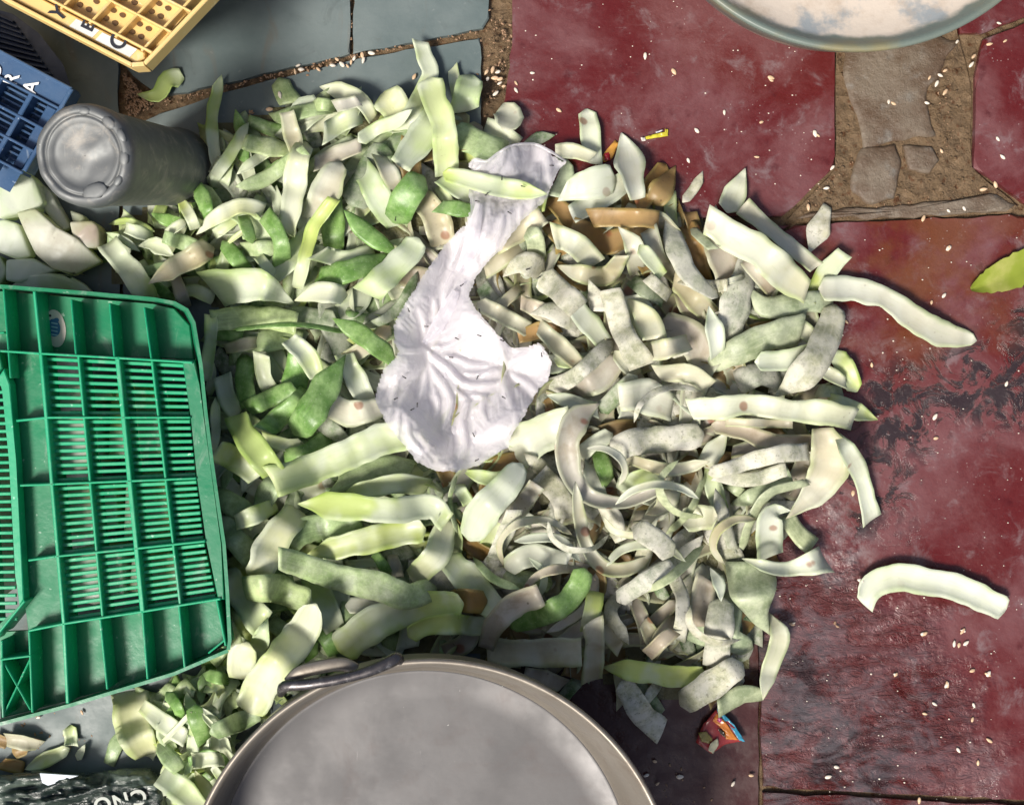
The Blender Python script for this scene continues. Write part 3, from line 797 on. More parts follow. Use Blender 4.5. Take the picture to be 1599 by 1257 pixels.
a 7 ss 130/140 0 | 345,735 500,745 650,745 810,735 # broad beige strip in the pan's shadow
a 9 ss 95/100 0 | 865,590 875,700 862,890 # beige upright stub crossing the strips above the pan
y 8 ss 80 5 | 880,450 840,650
y 7 pr 95/100 -5 | 915,820 1050,830 1250,860 1420,860 # long yellow-green strip in shade right above the pan
a 8 pp 50/70/75/70/50 25 | 780,-90 800,80 840,240 930,335 1060,330 1160,270
w 6 rp 66 10 | 1000,470 955,560 1045,710
w 7 rr 80/100 5 | 985,500 1120,410 1270,330
s 8 pp 36/45/40 35 | 275,280 380,390 510,440
f 6 rs 150 0 | 240,370 310,450
b 6 pr 90/120/110 0 | 70,520 200,490 350,500
w 5 ss 140 0 | 70,380 210,410
k 5 rr 66 10 | 1060,470 1120,620 1130,750
k 5 rr 66 0 | 1165,600 1260,510
k 6 rr 80 5 | 1130,760 1260,640
w 6 rs 100/120 0 | 1005,890 1100,1040 1210,1140 # grey skin strip reaching down right of the pan
d 4 rr 75 0 | 1085,900 1195,1060
a 5 rr 90 0 | 895,590 970,690
w 7 rr 70/90/80 10 | 370,310 440,160 480,50
k 5 rr 80 0 | 820,620 740,680
w 5 rr 60 0 | 1190,900 1130,990
a 4 rr 80 10 | 1000,780 1020,1000
d 4 rr 60 0 | 700,1000 800,880
k 4 rr 90 0 | 560,860 700,900
W K
w 7 rr 90/100/80 0 | 370,460 470,400 595,310 # pale grey blade at the heap's lowest right corner
s 7 rr 70/90 0 | 530,460 590,425 650,425
f 8 pp 60/70/60/40 12 | 690,130 725,220 690,330 665,440 # narrow white peel drooping at the lower right edge
s 5 rr 100 0 | 455,200 560,235
w 6 rr 100 5 | 520,110 510,200 500,290
a 5 rr 60 0 | 250,180 300,260
k 5 rr 66 0 | 290,240 330,180
W H
y 8 pr 100/125/120 -4 | 500,270 700,220 900,170 1085,145 # green-edged strip under the wide yellow-green strip
s 7 rr 130 0 | 390,215 520,140 780,140
s 9 sr 110/125/140/140/110 -5 | 360,285 500,335 650,385 850,430 1000,475 1135,430 # long light green strip with ragged right end, lower left heap
f 10 rr 110/160/160/170/150 -6 | 545,510 485,640 390,760 290,900 220,1050 # broad glossy pale peel pointing down to the pan
f 7 rr 160 5 | 425,95 350,200 280,350
s 6 rr 110 5 | 65,75 150,200 260,320
f 6 rr 130 5 | 95,345 200,480 290,610
s 7 rr 150 0 | 240,440 340,440 470,490
f 9 rr 120/150/130 0 | 210,700 180,800 190,880 # brightest white piece beside the green crate's lower corner
y 6 rs 130 0 | 555,425 600,530
s 5 rs 90 5 | 725,470 700,580 665,690
c 5 rr 90 0 | 750,520 860,520
f 6 sr 160/170/120 0 | 1180,140 1140,270 1050,360
f 5 rr 50 0 | 690,320 860,305
k 5 ss 60 0 | 925,290 955,390
g 5 ss 55 0 | 850,290 890,350
g 5 rr 80 0 | 550,610 650,760
g 5 rr 80 0 | 420,810 530,740
y 7 rr 150/170/150/130 -4 | 655,745 800,620 1000,540 1270,510 # wide olive brown strip running along the pan's top
y 8 rs 80/95/90 6 | 995,670 1120,610 1390,620 # narrow green-tipped strip lying on the olive brown one
s 7 rr 100 5 | 80,1125 210,1075
g 5 rr 60 0 | 10,860 110,885
f 6 pp 34 20 | -10,1020 60,1100 130,1180
y 5 rr 80 0 | 420,470 470,540
y 5 rr 90 10 | 110,560 200,640
s 5 rr 80 0 | 330,600 420,680
f 6 pr 90 0 | 290,640 260,740
y 5 rr 70 0 | 130,640 160,720
W I
y 5 pp 50/60 20 | 825,585 980,560 1170,640
f 6 pp 60 10 | 805,648 930,700 1060,790
f 6 ss 100 0 | 980,620 1130,670
y 6 pp 100/140/120 0 | 1050,750 1180,740 1320,830
g 6 pp 100 5 | 1145,500 1260,550 1400,545 # small green pointed slice under the metal can
y 7 pr 60/95/90 15 | 1340,360 1430,500 1480,620
g 7 pr 120/170/120 0 | 1490,260 1530,370 1560,480
f 6 rr 90 0 | 1270,650 1390,570
a 8 pr 90/150/170/160 5 | 1120,1035 1300,930 1450,850 1620,760 # dull white pointed peel above the green crate's corner
y 7 ss 150/170/170 5 | 820,720 960,890 1080,1050 1140,1200 # long greenish peel between the gourd chunks and the green crate
s 6 rr 90 0 | 1110,940 1260,900
g 5 rr 90 0 | 1190,1060 1290,1150
k 5 rr 100 10 | 1330,1000 1400,1180
s 6 rr 120 0 | 1320,700 1440,740
W J
f 5 ss 250/260/230/160 6 | 955,-10 965,160 1010,330 1060,450 # broad whitish peel hanging below the crate toward the black sack
y 2 rr 90 0 | 500,235 520,380
y 3 pr 80/100/80 8 | 180,550 350,470 500,400 # yellow peel scrap lying below the green crate on slate
a 3 rr 110 0 | 85,340 260,370
f 2 pr 60 0 | 610,370 550,490
s 3 pr 110 0 | 850,320 800,450
b 2 rr 90 0 | 10,500 170,545
b 2 rr 90 0 | -20,330 70,360
b 2 rr 80 0 | 90,440 200,400
g 7 rr 90 5 | 1185,0 1260,100 1290,200
f 7 rr 150 0 | 1095,150 1250,270
f 8 pp 36 20 | 1120,395 1250,270 1370,140
g 7 rr 120 5 | 1395,90 1410,220 1460,360
f 8 pp 40 25 | 1440,150 1520,240 1600,330
y 7 ss 110 0 | 1370,480 1590,470
f 6 pr 90 10 | 1390,560 1450,660 1520,770
f 7 rr 170 0 | 1230,640 1320,700 1410,800
s 6 rr 110 0 | 1150,400 1280,560
f 6 rr 70 10 | 1540,560 1600,640
W P
y 2 pr 20/26/30 5 | 214,148 245,150 265,126 288,124 # small dull peel on the brown grit beside the yellow crate
W N
f 2 sr 100/140/125/130/120 4 | 460,760 500,670 620,625 760,650 900,675 1050,735 1165,795 # lone white curved peel lying alone on the red tiles
'''
items = []; wn_ = None
for ln in TRACE.strip().splitlines():
    ln = ln.strip()
    if ln.startswith('W '): wn_ = WIN[ln[2]]; continue
    lab = None
    if '#' in ln: ln, lab = [q.strip() for q in ln.split('#')]
    hd, pt = ln.split('|'); ty, lay, ends, wd, ro = hd.split()
    P = [tuple(float(q) for q in p.split(',')) for p in pt.split()]
    P = [(wn_[0] + x / wn_[2], wn_[1] + y / wn_[2]) for x, y in P]
    items.append(dict(ty=ty, lay=int(lay), ends=ends, w=[float(q) / wn_[2] for q in wd.split('/')], roll=[float(q) for q in ro.split('/')], P=P, lab=lab))
TRACED = len(items)
rx = random.Random(3)
for it in items:
    P = it['P']; Lp = sum(math.dist(P[i], P[i + 1]) for i in range(len(P) - 1)); w_ = sum(it['w']) / len(it['w'])
    if it['lab'] is None:
        if len(it['roll']) == 1 and abs(it['roll'][0]) < 20:
            b_ = rx.uniform(-24, 24); it['roll'] = [b_ + rx.uniform(-16, 16), b_, b_ + rx.uniform(-16, 16)]
        e = it['ends']
        if Lp < w_ * 2.0 and 3 <= it['lay'] <= 7:                       # a short visible bit is the middle of a longer strip
            ex = min(w_ * 1.1, (w_ * 2.6 - Lp) / 2) if Lp < w_ * 1.5 else w_ * .35
            d0 = math.dist(P[0], P[1]); dn = math.dist(P[-1], P[-2])
            it['P'] = [(P[0][0] + (P[0][0] - P[1][0]) / d0 * ex, P[0][1] + (P[0][1] - P[1][1]) / d0 * ex)] + P + [(P[-1][0] + (P[-1][0] - P[-2][0]) / dn * ex, P[-1][1] + (P[-1][1] - P[-2][1]) / dn * ex)]
            it['w'] = [w_ * .8, w_, w_ * .75]
        it['ends'] = ''.join(rx.choice('sdsrd') if c_ == 'r' else c_ for c_ in e)

# hidden and half-hidden scraps below the traced peels
def region_types(x, y):
    if y > 1030 and x < 460: return 'ffffyyssg'
    if x < 640 or (x < 720 and y > 700): return 'ffyyssggfd'
    if x > 780 and y < 500: return 'bbaakcwyd'
    if y > 940: return 'aakwydb'
    return 'aabckwwkfa'
rnd = random.Random(11); fills = []
tries = 0
while len(fills) < 760 and tries < 9000:
    tries += 1
    x, y = rnd.uniform(170, 1310), rnd.uniform(140, 1260)
    if not inpoly(x, y, HEAP): continue
    dd = edist(x, y, HEAP)
    if dd < 9: continue
    small = (y > 1040 and x < 430) or (x < 330 and y < 480)
    Lp = rnd.uniform(30, 70) if small else rnd.uniform(70, 170)
    Lp = min(Lp, dd * 2 + 20)
    a = rnd.uniform(0, math.pi); bend = rnd.uniform(-.5, .5)
    P = [(x + math.cos(a + bend * s) * s * Lp / 2, y + math.sin(a + bend * s) * s * Lp / 2) for s in (-1, 0, 1)]
    fills.append(dict(ty=rnd.choice(region_types(x, y)), ends=rnd.choice(['ds', 'ps', 'rs', 'ss', 'sr', 'sd', 'rd']), w=[rnd.uniform(14, 26), rnd.uniform(16, 30)] if small else [rnd.uniform(16, 32), rnd.uniform(22, 38), rnd.uniform(16, 34)],
                      roll=[rnd.uniform(-30, 30)], P=P, lay=0))
fill_geo = []
for i, it in enumerate(fills):
    np.minimum(H, .006 + .016 * i / len(fills), out=H)
    gg = peel_geom(it['ty'], it['P'], it['w'], it['ends'], it['roll'], 5000 + i, press=.0035); fill_geo.append((*gg[:4], tuple(q * (.62 if it['P'][0][0] > 700 else .75) for q in gg[4]), min(1, gg[5] + .15)))  # darker tint for depth: gap shade put into the old wet scraps' colour
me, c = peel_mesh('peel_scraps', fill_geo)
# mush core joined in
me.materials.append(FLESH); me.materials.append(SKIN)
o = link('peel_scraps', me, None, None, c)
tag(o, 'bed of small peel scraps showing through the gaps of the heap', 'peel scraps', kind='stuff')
o = link('dark_underlay', pydata('dark_underlay', underlay[0], underlay[1]), UNDERLAY)
tag(o, 'dark mush at the bottom of the heap', 'underlay', kind='stuff')
np.minimum(H, .030, out=H)
print('fill H', np.percentile(H[H > 0], [50, 90, 100]))

for (x, y, r_, a0, a1, w_, ty_) in ((840, 860, 62, 150, 330, 11, 'a'), (905, 820, 50, 20, 190, 10, 'w'), (1010, 905, 70, 200, 330, 13, 'f'), (1090, 760, 60, 80, 240, 11, 's'), (930, 735, 46, 250, 400, 12, 'c'),
        (1165, 850, 52, 130, 290, 12, 'a'), (800, 905, 50, 300, 450, 12, 'y'), (1060, 660, 70, 180, 300, 10, 'w'), (985, 800, 44, 10, 170, 11, 'c'), (880, 940, 66, 190, 320, 12, 'k'), (1130, 960, 55, 60, 200, 12, 'w'), (1030, 820, 80, 210, 320, 12, 'f')):
    P = [(x + r_ * math.cos(math.radians(a0 + (a1 - a0) * t / 4)), y + r_ * .8 * math.sin(math.radians(a0 + (a1 - a0) * t / 4))) for t in range(5)]
    items.append(dict(ty=ty_, lay=8, ends='pp', w=[w_ * .7, w_ * 1.4, w_ * .8], roll=[20, 48, 15], P=P, lab=None))

# ---- labels for peels: look + landmark + order
def place(x, y):
    if x > 1330: return 'alone on the red tiles'
    if y > 1085 and x < 235: return 'between green crate and black sack'
    if y > 1030 and x < 450: return 'between green crate and pan'
    if x < 345 and y < 480: return 'between metal can and green crate'
    if y < 235 and x < 770: return "at the heap's slate-side edge"
    if x < 480 and y < 480: return 'in the upper left heap'
    if x < 700 and y < 480: return "left of the bag's neck"
    if x < 450 and y < 760: return "beside the green crate's upper half"
    if x < 640 and y < 720: return "left of the bag's crumpled bottom"
    if x < 460: return "beside the green crate's lower half"
    if y > 930: return 'directly above the steel pan' if x < 960 else 'in the shaded heap right of pan'
    if x < 760 and y > 700: return 'between the bag and pan'
    if x < 950 and y < 330: return 'behind the top of the bag'
    if y < 340: return 'along the red tile behind wrappers'
    if x < 960 and y < 560: return "right of the bag's neck"
    if x < 1130 and y < 500: return 'in the brown upper right heap'
    if y < 500: return "at the heap's upper right edge"
    if x > 1190: return "at the heap's right edge"
    if x < 1000 and y < 760: return "right of the bag's crumpled bottom"
    if y < 620: return 'in the right half above middle'
    if y < 760: return 'in the right half at middle'
    if x < 1000: return 'in the curls below the bag'
    return 'in the lower right heap'
def describe(it):
    P = it['P']; Lp = sum(math.dist(P[i], P[i + 1]) for i in range(len(P) - 1)); w_ = sum(it['w']) / len(it['w'])
    size = 'long' if Lp > 130 else ('short' if Lp < 50 else 'medium')
    if Lp / w_ > 4.5: size += ' thin'
    elif Lp / w_ < 1.6: size = 'stubby'
    up = TY[it['ty']][0]
    return '%s %s peel%s' % (size, TY[it['ty']][3], ', skin side up' if up == 'S' else '')
ORD = ['first', 'second', 'third', 'fourth', 'fifth', 'sixth', 'seventh', 'eighth', 'ninth', 'tenth']
grp = {}
for it in items:
    if it['lab']: continue
    mx_ = sum(p[0] for p in it['P']) / len(it['P']); my_ = sum(p[1] for p in it['P']) / len(it['P'])
    it['c'] = (mx_, my_); grp.setdefault((describe(it), place(mx_, my_)), []).append(it)
for (d_, p_), L_ in grp.items():
    L_.sort(key=lambda q: q['c'][0])
    for k, it in enumerate(L_):
        it['lab'] = '%s %s' % (d_, p_)
        if len(L_) > 1:
            od = 'leftmost' if k == 0 else ('rightmost' if k == len(L_) - 1 else ORD[k] + ' from left')
            it['lab'] = (it['lab'] + ', ' + od) if len((it['lab'] + ' ' + od).split()) <= 16 else (it['lab'].replace(', skin side up', '') + ', ' + od)

# ---- the bag goes in between layers 8 and 9
BAG = [(735, 268), (731, 258), (739, 247), (759, 251), (777, 238), (799, 226), (833, 224), (857, 235), (871, 249), (886, 253), (872, 267), (858, 300), (848, 316), (815, 345), (784, 387), (759, 414), (742, 436), (734, 462), (744, 484), (761, 503),
       (785, 529), (799, 543), (823, 541), (844, 534), (855, 548), (863, 563), (859, 594), (844, 608), (835, 622), (820, 648), (799, 679), (794, 701), (768, 715), (749, 727), (713, 738), (677, 735),
       (651, 720), (630, 694), (601, 660), (584, 625), (589, 603), (599, 575), (606, 567), (615, 560), (621, 548), (613, 534), (615, 500), (630, 474), (652, 441), (668, 414), (688, 389), (708, 367), (726, 351), (735, 325), (730, 289)]
PINCH = [(662, 537, 1.0), (735, 330, .7), (790, 570, .8), (672, 716, .9), (860, 305, .8), (748, 640, .8), (735, 455, .6)]
def tri(x):
    x = x % 1.0; return 1 - 4 * abs(x - .5) if False else 2 * abs(2 * x - 1) - 1
def crumple(x, y, seed):
    z = 0
    wx = x + 14 * mn.noise((x * .012, y * .012, seed)); wy = y + 14 * mn.noise((x * .012, y * .012, seed + 4))
    for k, (px, py, a) in enumerate(PINCH):
        dx, dy = wx - px, wy - py; r = math.hypot(dx, dy); th = math.atan2(dy, dx) / (2 * math.pi)
        n = 6 + (k * 3 + int(seed)) % 4
        z += a * tri(th * n + .6 * mn.noise((r * .012, k, seed)) + seed * .3) * (r / 30) * math.exp(-r / 44) * .0085
    f = .013
    q = 1 - 2 * abs(mn.noise((wx * f, wy * f, seed + 20)))
    z += (q - .6) * .007
    for sc, am in ((52, .013), (24, .009), (11, .004)):
        dd, _p = mn.voronoi((wx / sc * .8 + wy / sc * .35, wy / sc * .75 - wx / sc * .2, seed))
        z += am * (min(.9, dd[1] - dd[0]) - .3)
    return z
def smoothH(it=6, dil=0):
    S = H.copy()
    for _ in range(dil):
        P_ = np.pad(S, 1, mode='edge'); S = np.maximum.reduce([S, P_[:-2, 1:-1], P_[2:, 1:-1], P_[1:-1, :-2], P_[1:-1, 2:]])
    for _ in range(it):
        P_ = np.pad(S, 1, mode='edge'); S = (S * .35 + .65 * (P_[:-2, 1:-1] + P_[2:, 1:-1] + P_[1:-1, :-2] + P_[1:-1, 2:]) / 4)
    return S
def sampH(S, x, y):
    fx = (x - HX) / RES - .5; fy = (y - HY) / RES - .5; i = int(fx); j = int(fy); a = fx - i; b = fy - j
    return S[j, i] * (1 - a) * (1 - b) + S[j, i + 1] * a * (1 - b) + S[j + 1, i] * (1 - a) * b + S[j + 1, i + 1] * a * b
def sheet(poly, lift, seed, g, amp=1.0, shrink=0, holes=(), update=False, S=None):
    idx = {}; v = []; f = []
    xs = [p[0] for p in poly]; ys = [p[1] for p in poly]
    for a in range(int((max(xs) - min(xs)) / g) + 2):
        for b in range(int((max(ys) - min(ys)) / g) + 2):
            x = min(xs) + a * g; y = min(ys) + b * g
            if not inpoly(x, y, poly): continue
            if any(math.hypot((x - hx) / hr, (y - hy) / hs) < 1 + .3 * mn.noise((x * .1, y * .1, 1)) for hx, hy, hr, hs in holes): continue
            e = edist(x, y, poly)
            if e < shrink: continue
            ex = min(1, e / 25)
            zz = crumple(x, y, seed) * amp
            hz = .05
            for _ in range(3): hz = sampH(S, *W(x, y, hz)[:2])
            z = hz + lift * (.35 + .65 * ex) + zz * (.5 + .5 * ex) + .0008 * mn.noise((x * .15, y * .15, 2))
            for _ in range(3): z = max(z, sampH(H1, *W(x, y, z)[:2]) + .0034)
            jx = 1.2 * mn.noise((x * .3, y * .3, 5)); jy = 1.2 * mn.noise((x * .3, y * .3, 8))
            idx[(a, b)] = len(v); v.append(W(x + jx, y + jy, z))
    for (a, b), i in idx.items():
        q = [idx.get((a + 1, b)), idx.get((a + 1, b + 1)), idx.get((a, b + 1))]
        if None not in q: f.append((i, q[2], q[1], q[0]))
        elif q[0] is not None and q[2] is not None: f.append((i, q[2], q[0]))
        elif q[1] is not None and q[2] is not None: f.append((i, q[2], q[1]))
        elif q[1] is not None and q[0] is not None: f.append((i, q[1], q[0]))
    if update:
        A = np.array(v); r, cc = cell(A[:, 0], A[:, 1]); np.maximum.at(H, (r, cc), A[:, 2])
    return v, f
def film(poly, g, lift, comp, seed, iters=700):
    """thin film squeezed into its outline: position-based relaxation makes it buckle into folds and rest on the heap"""
    xs = [p[0] for p in poly]; ys = [p[1] for p in poly]; idx = {}; P = []
    for a in range(int((max(xs) - min(xs)) / g) + 2):
        for b in range(int((max(ys) - min(ys)) / g) + 2):
            x = min(xs) + a * g + .35 * g * mn.noise((a * .9, b * .9, seed)); y = min(ys) + b * g + .35 * g * mn.noise((a * .9, b * .9, seed + 5))
            if inpoly(x, y, poly): idx[(a, b)] = len(P); P.append((x, y))
    P = np.array(P); n = len(P)
    X = np.zeros((n, 3))
    for i, (x, y) in enumerate(P):
        hz = .05
        for _ in range(3): hz = sampH(SM, *W(x, y, hz)[:2])
        X[i] = W(x, y, hz + lift + .004 * mn.noise((x * .06, y * .045, seed)) + .0012 * mn.noise((x * .15, y * .15, seed)))
    X0_ = X.copy()
    pin = np.array([(662, 537, 120), (795, 575, 70), (712, 722, 45), (735, 300, 60)], float)
    def dirf(x, y):
        if y < 470: d_ = np.array([-.42, .91]); 
        else: d_ = np.zeros(2)
        for px, py, rr2 in pin:
            v_ = np.array([x - px, y - py]); l_ = math.hypot(*v_) + 1; wgt = math.exp(-(l_ / rr2) ** 2) * (1 if y >= 470 or py < 400 else .3)
            v_ = v_ / l_
            if v_ @ d_ < 0: v_ = -v_
            d_ = d_ + v_ * wgt
        th_ = 1.1 * mn.noise((x * .018, y * .018, 31)); d_ = np.array([d_[0] * math.cos(th_) - d_[1] * math.sin(th_), d_[0] * math.sin(th_) + d_[1] * math.cos(th_)])
        return d_ / (np.linalg.norm(d_) + 1e-6)
    I = []; J = []; ST = []
    for (a, b), i in idx.items():
        for da, db, st in ((1, 0, 1), (0, 1, 1), (1, 1, .7), (1, -1, .7), (3, 0, .16), (0, 3, .16), (3, 3, .08), (3, -3, .08)):
            j = idx.get((a + da, b + db))
            if j is not None: I.append(i); J.append(j); ST.append(st)
    I = np.array(I); J = np.array(J); ST = np.array(ST)
    D = P[J] - P[I]; l = np.linalg.norm(D, axis=1); D = D / l[:, None]
    mid = (P[I] + P[J]) / 2; F = np.array([dirf(x, y) for x, y in mid])
    perp = 1 - (D * F).sum(1) ** 2
    L0 = np.linalg.norm((X[J] - X[I])[:, :2], axis=1) * (1 + comp * perp)
    deg = np.bincount(I, ST, n) + np.bincount(J, ST, n)
    ed = np.array([min(1.0, edist(x, y, poly) / 14) for x, y in P])
    V = np.zeros_like(X)
    for it in range(iters):
        V *= .90; V[:, 2] -= .00002; X = X + V; Xp = X.copy()
        for _ in range(2):
            d_ = X[J] - X[I]; ln = np.linalg.norm(d_, axis=1) + 1e-9
            c_ = (d_ * ((ln - L0) / ln * .5 * ST)[:, None])
            dx = np.stack([np.bincount(I, c_[:, k], n) - np.bincount(J, c_[:, k], n) for k in range(3)], 1)
            X = X + dx / deg[:, None] * 1.6
        X[:, :2] += (X0_[:, :2] - X[:, :2]) * .10
        fx = (X[:, 0] - HX) / RES - .5; fy = (X[:, 1] - HY) / RES - .5; ii = fx.astype(int); jj = fy.astype(int); u_ = fx - ii; v_ = fy - jj
        fl_ = H1[jj, ii] * (1 - u_) * (1 - v_) + H1[jj, ii + 1] * u_ * (1 - v_) + H1[jj + 1, ii] * (1 - u_) * v_ + H1[jj + 1, ii + 1] * u_ * v_
        X[:, 2] = np.clip(X[:, 2], fl_ + .0055, fl_ + .030)
        V = .6 * (V + (X - Xp)) ; V = np.clip(V, -.0015, .0015)
    f = []
    for (a, b), i in idx.items():
        q = [idx.get((a + 1, b)), idx.get((a + 1, b + 1)), idx.get((a, b + 1))]
        if None not in q: f.append((i, q[2], q[1], q[0]))
        elif q[0] is not None and q[2] is not None: f.append((i, q[2], q[0]))
        elif q[1] is not None and q[2] is not None: f.append((i, q[2], q[1]))
        elif q[1] is not None and q[0] is not None: f.append((i, q[1], q[0]))
    r, cc = cell(X[:, 0], X[:, 1]); np.maximum.at(H, (r, cc), X[:, 2])
    return [tuple(p) for p in X], f
def ribbon(P, widths, z0, hump, n=26, m_=7):
    """a folded band of bag film standing proud of the sheet"""
    c = catmull(P, n); t = np.gradient(c, axis=0); t /= np.linalg.norm(t, axis=1)[:, None]; nn = np.stack([-t[:, 1], t[:, 0]], 1)
    ws = np.interp(np.linspace(0, 1, n), np.linspace(0, 1, len(widths)), widths)
    v = []; f = []
    for i in range(n):
        for j in range(m_):
            q = j / (m_ - 1) * 2 - 1; x = c[i, 0] + nn[i, 0] * q * ws[i] / 2; y = c[i, 1] + nn[i, 1] * q * ws[i] / 2
            hz = sampH(H, *W(x, y, .05)[:2])
            v.append(W(x, y, hz * .35 + .65 * sampH(SM, *W(c[i, 0], c[i, 1], .05)[:2]) + z0 + hump * (1 - abs(q)) + .003 * mn.noise((x * .06, y * .06, 7))))
    for i in range(n - 1):
        for j in range(m_ - 1): f.append((i * m_ + j, i * m_ + j + 1, (i + 1) * m_ + j + 1, (i + 1) * m_ + j))
    return v, f
def make_bag():
    global SM, H1
    x, y, z = W(715, 560, .05)
    bag = empty('plastic_bag', (x, y, 0), 'crumpled torn white polythene bag lying on top of the peel heap', 'bag')
    def part(name, vf):
        v, f = vf; o = link(name, pydata(name, [(a - x, b - y, c_) for a, b, c_ in v], f), POLY, bag); return o
    SM = smoothH(10, 3); H1 = smoothH(1, 4)
    part('back_film', sheet(BAG, .003, 3.0, 3.2, .45, 3, S=SM))
    part('front_film', film(BAG, 2.4, .010, .42, 8.0))
    SM = smoothH(2, 1)
    part('fold', ribbon([(748, 318), (742, 350), (733, 390), (716, 424)], [10, 20, 22, 12], .001, .005))
    part('fold', ribbon([(712, 455), (700, 480), (680, 515), (662, 536)], [12, 22, 20, 8], .001, .005))
    part('rolled_edge', ribbon([(733, 262), (742, 250), (760, 252), (778, 239), (800, 227), (833, 225), (858, 236), (884, 252)], [4, 6, 4, 4, 3, 4, 5, 3], .001, .001, 40, 4))
SHR = [(236, 1092), (300, 1062), (350, 1030), (385, 1010), (430, 1060), (440, 1085), (385, 1125), (345, 1190), (322, 1262), (272, 1262), (262, 1200), (232, 1130)]
SHR2 = [(335, 560), (372, 540), (395, 700), (400, 900), (385, 1010), (352, 1020), (348, 860), (330, 700)]
SHR3 = [(160, 360), (250, 330), (330, 330), (420, 300), (440, 420), (350, 470), (240, 450), (170, 420)]
shred_specs = []
for PG, nn_, l0, l1, w0_, w1_ in ((SHR, 130, 30, 75, 12, 26), (SHR2, 26, 50, 110, 20, 34), (SHR3, 34, 35, 80, 12, 26)):
    k = 0
    while k < nn_:
        x = rnd.uniform(min(p[0] for p in PG), max(p[0] for p in PG)); y = rnd.uniform(min(p[1] for p in PG), max(p[1] for p in PG))
        if not inpoly(x, y, PG): continue
        a = rnd.uniform(0, math.pi); bend = rnd.uniform(-.6, .6); Lp = rnd.uniform(l0, l1); k += 1
        P = [(x + math.cos(a + bend * s_) * s_ * Lp / 2, y + math.sin(a + bend * s_) * s_ * Lp / 2) for s_ in (-1, 0, 1)]
        shred_specs.append((rnd.choice('fffyyssg'), P, [rnd.uniform(w0_, w1_), rnd.uniform(w0_, w1_)], rnd.choice(['ds', 'ps', 'ss', 'pp', 'sp']), [rnd.uniform(-35, 35), rnd.uniform(-35, 35)]))
sg = [peel_geom(t_, P, w_, e_, r_, 9000 + i, press=.002, lay=3 if i % 2 else 0) for i, (t_, P, w_, e_, r_) in enumerate(shred_specs)]
me, c = peel_mesh('peel_shreds', sg); me.materials.append(FLESH); me.materials.append(SKIN)
tag(link('peel_shreds', me, None, None, c), 'small fresh green peel shreds filling in beside the crate and can', 'peel shreds', kind='stuff')
items.sort(key=lambda q: q['lay'])
bagdone = False
for i, it in enumerate(items):
    if it['lay'] >= 9 and not bagdone and it['P'][0][0] < 760 and it['P'][0][1] < 420 and it['P'][0][0] > 680:
        pass
for i, it in enumerate([q for q in items if q['lay'] < 9] + [None] + [q for q in items if q['lay'] >= 9]):
    if it is None: continue
    if it['lay'] == 9 and 'across the top of the white bag' in it['lab']: bagpeel = it; continue
    np.minimum(H, .082, out=H)
    g = peel_geom(it['ty'], it['P'], it['w'], it['ends'], it['roll'], 100 + i * 7, press=.0012 if it['lay'] > 2 else 0, lay=0 if it['P'][0][0] > 1330 or it['P'][0][1] > 1085 and it['P'][0][0] < 235 else it['lay'])
    me, c = peel_mesh('peel', [g])
    o = link('vegetable_peel', me, [FLESH, SKIN], None, c)
    tag(o, it['lab'], 'peel', 'gourd peels in the heap' if it['P'][0][0] < 1330 else 'gourd peels on the tiles')
make_bag()
it = bagpeel; g = peel_geom(it['ty'], it['P'], it['w'], it['ends'], it['roll'], 99); me, c = peel_mesh('peel', [g])
tag(link('vegetable_peel', me, [FLESH, SKIN], None, c), it['lab'], 'peel', 'gourd peels in the heap')

# ------------------------------------------------------------------ gourd chunks at the left
def chunk(pts, zb, zt, label, skin_sides=(), bev=.003, age=.03, tint=(.78, .83, .66)):
    poly = [W(x, y, zb + .5 * (max(zt) - zb))[:2] for x, y in [(p[0] / 4.845, 230 + p[1] / 4.845) for p in pts]]
    cx = sum(p[0] for p in poly) / len(poly); cy = sum(p[1] for p in poly) / len(poly)
    n = len(poly); V = []; F = []; MI = []
    bm = bmesh.new()
    a = [bm.verts.new(((p[0] - cx) * .9, (p[1] - cy) * .9, 0)) for p in poly]
    b = [bm.verts.new((p[0] - cx, p[1] - cy, zz - zb)) for p, zz in zip(poly, zt)]
    bm.faces.new(a[::-1]).material_index = 1; bm.faces.new(b)
    for i in range(n):
        fc = bm.faces.new((a[i], a[(i + 1) % n], b[(i + 1) % n], b[i])); fc.material_index = 1 if i in skin_sides else 0
    bmesh.ops.triangulate(bm, faces=[q for q in bm.faces if len(q.verts) > 4])
    bmesh.ops.bevel(bm, geom=list(bm.edges), offset=bev, segments=2, affect='EDGES', profile=.6)
    me = bm_mesh(bm, 'gourd_or_light_chunk', True)
    at = me.attributes.new('tint', 'FLOAT_COLOR', 'POINT'); at.data.foreach_set('color', [*tint, 1] * len(me.vertices))
    ag = me.attributes.new('age', 'FLOAT', 'POINT'); ag.data.foreach_set('value', [age] * len(me.vertices))
    ul = me.uv_layers.new(name='UVMap')
    EX = max(abs(v_.co.x) for v_ in me.vertices); EY = max(abs(v_.co.y) for v_ in me.vertices)
    for lp in me.loops: q = me.vertices[lp.vertex_index].co; ul.data[lp.index].uv = (q.x * 20, min(.92, max(abs(q.x) / EX, abs(q.y) / EY)))
    o = link('gourd_or_light_chunk', me, [FLESH, SKIN], None, (cx, cy, zb)); tag(o, label, 'gourd piece', 'cut gourd pieces left of the can')
    return o
chunk([(-200, 70), (110, 85), (180, 120), (195, 190), (60, 260), (-200, 240)], .004, [.03, .03, .028, .025, .03, .03], 'cut gourd piece nearest the blue crate, topmost at the left edge', (2,))
chunk([(320, 270), (400, 340), (470, 470), (560, 620), (500, 650), (430, 580), (350, 480), (300, 380)], .002, [.022] * 8, 'narrow gourd wedge tucked below the dented metal can', (0, 1))
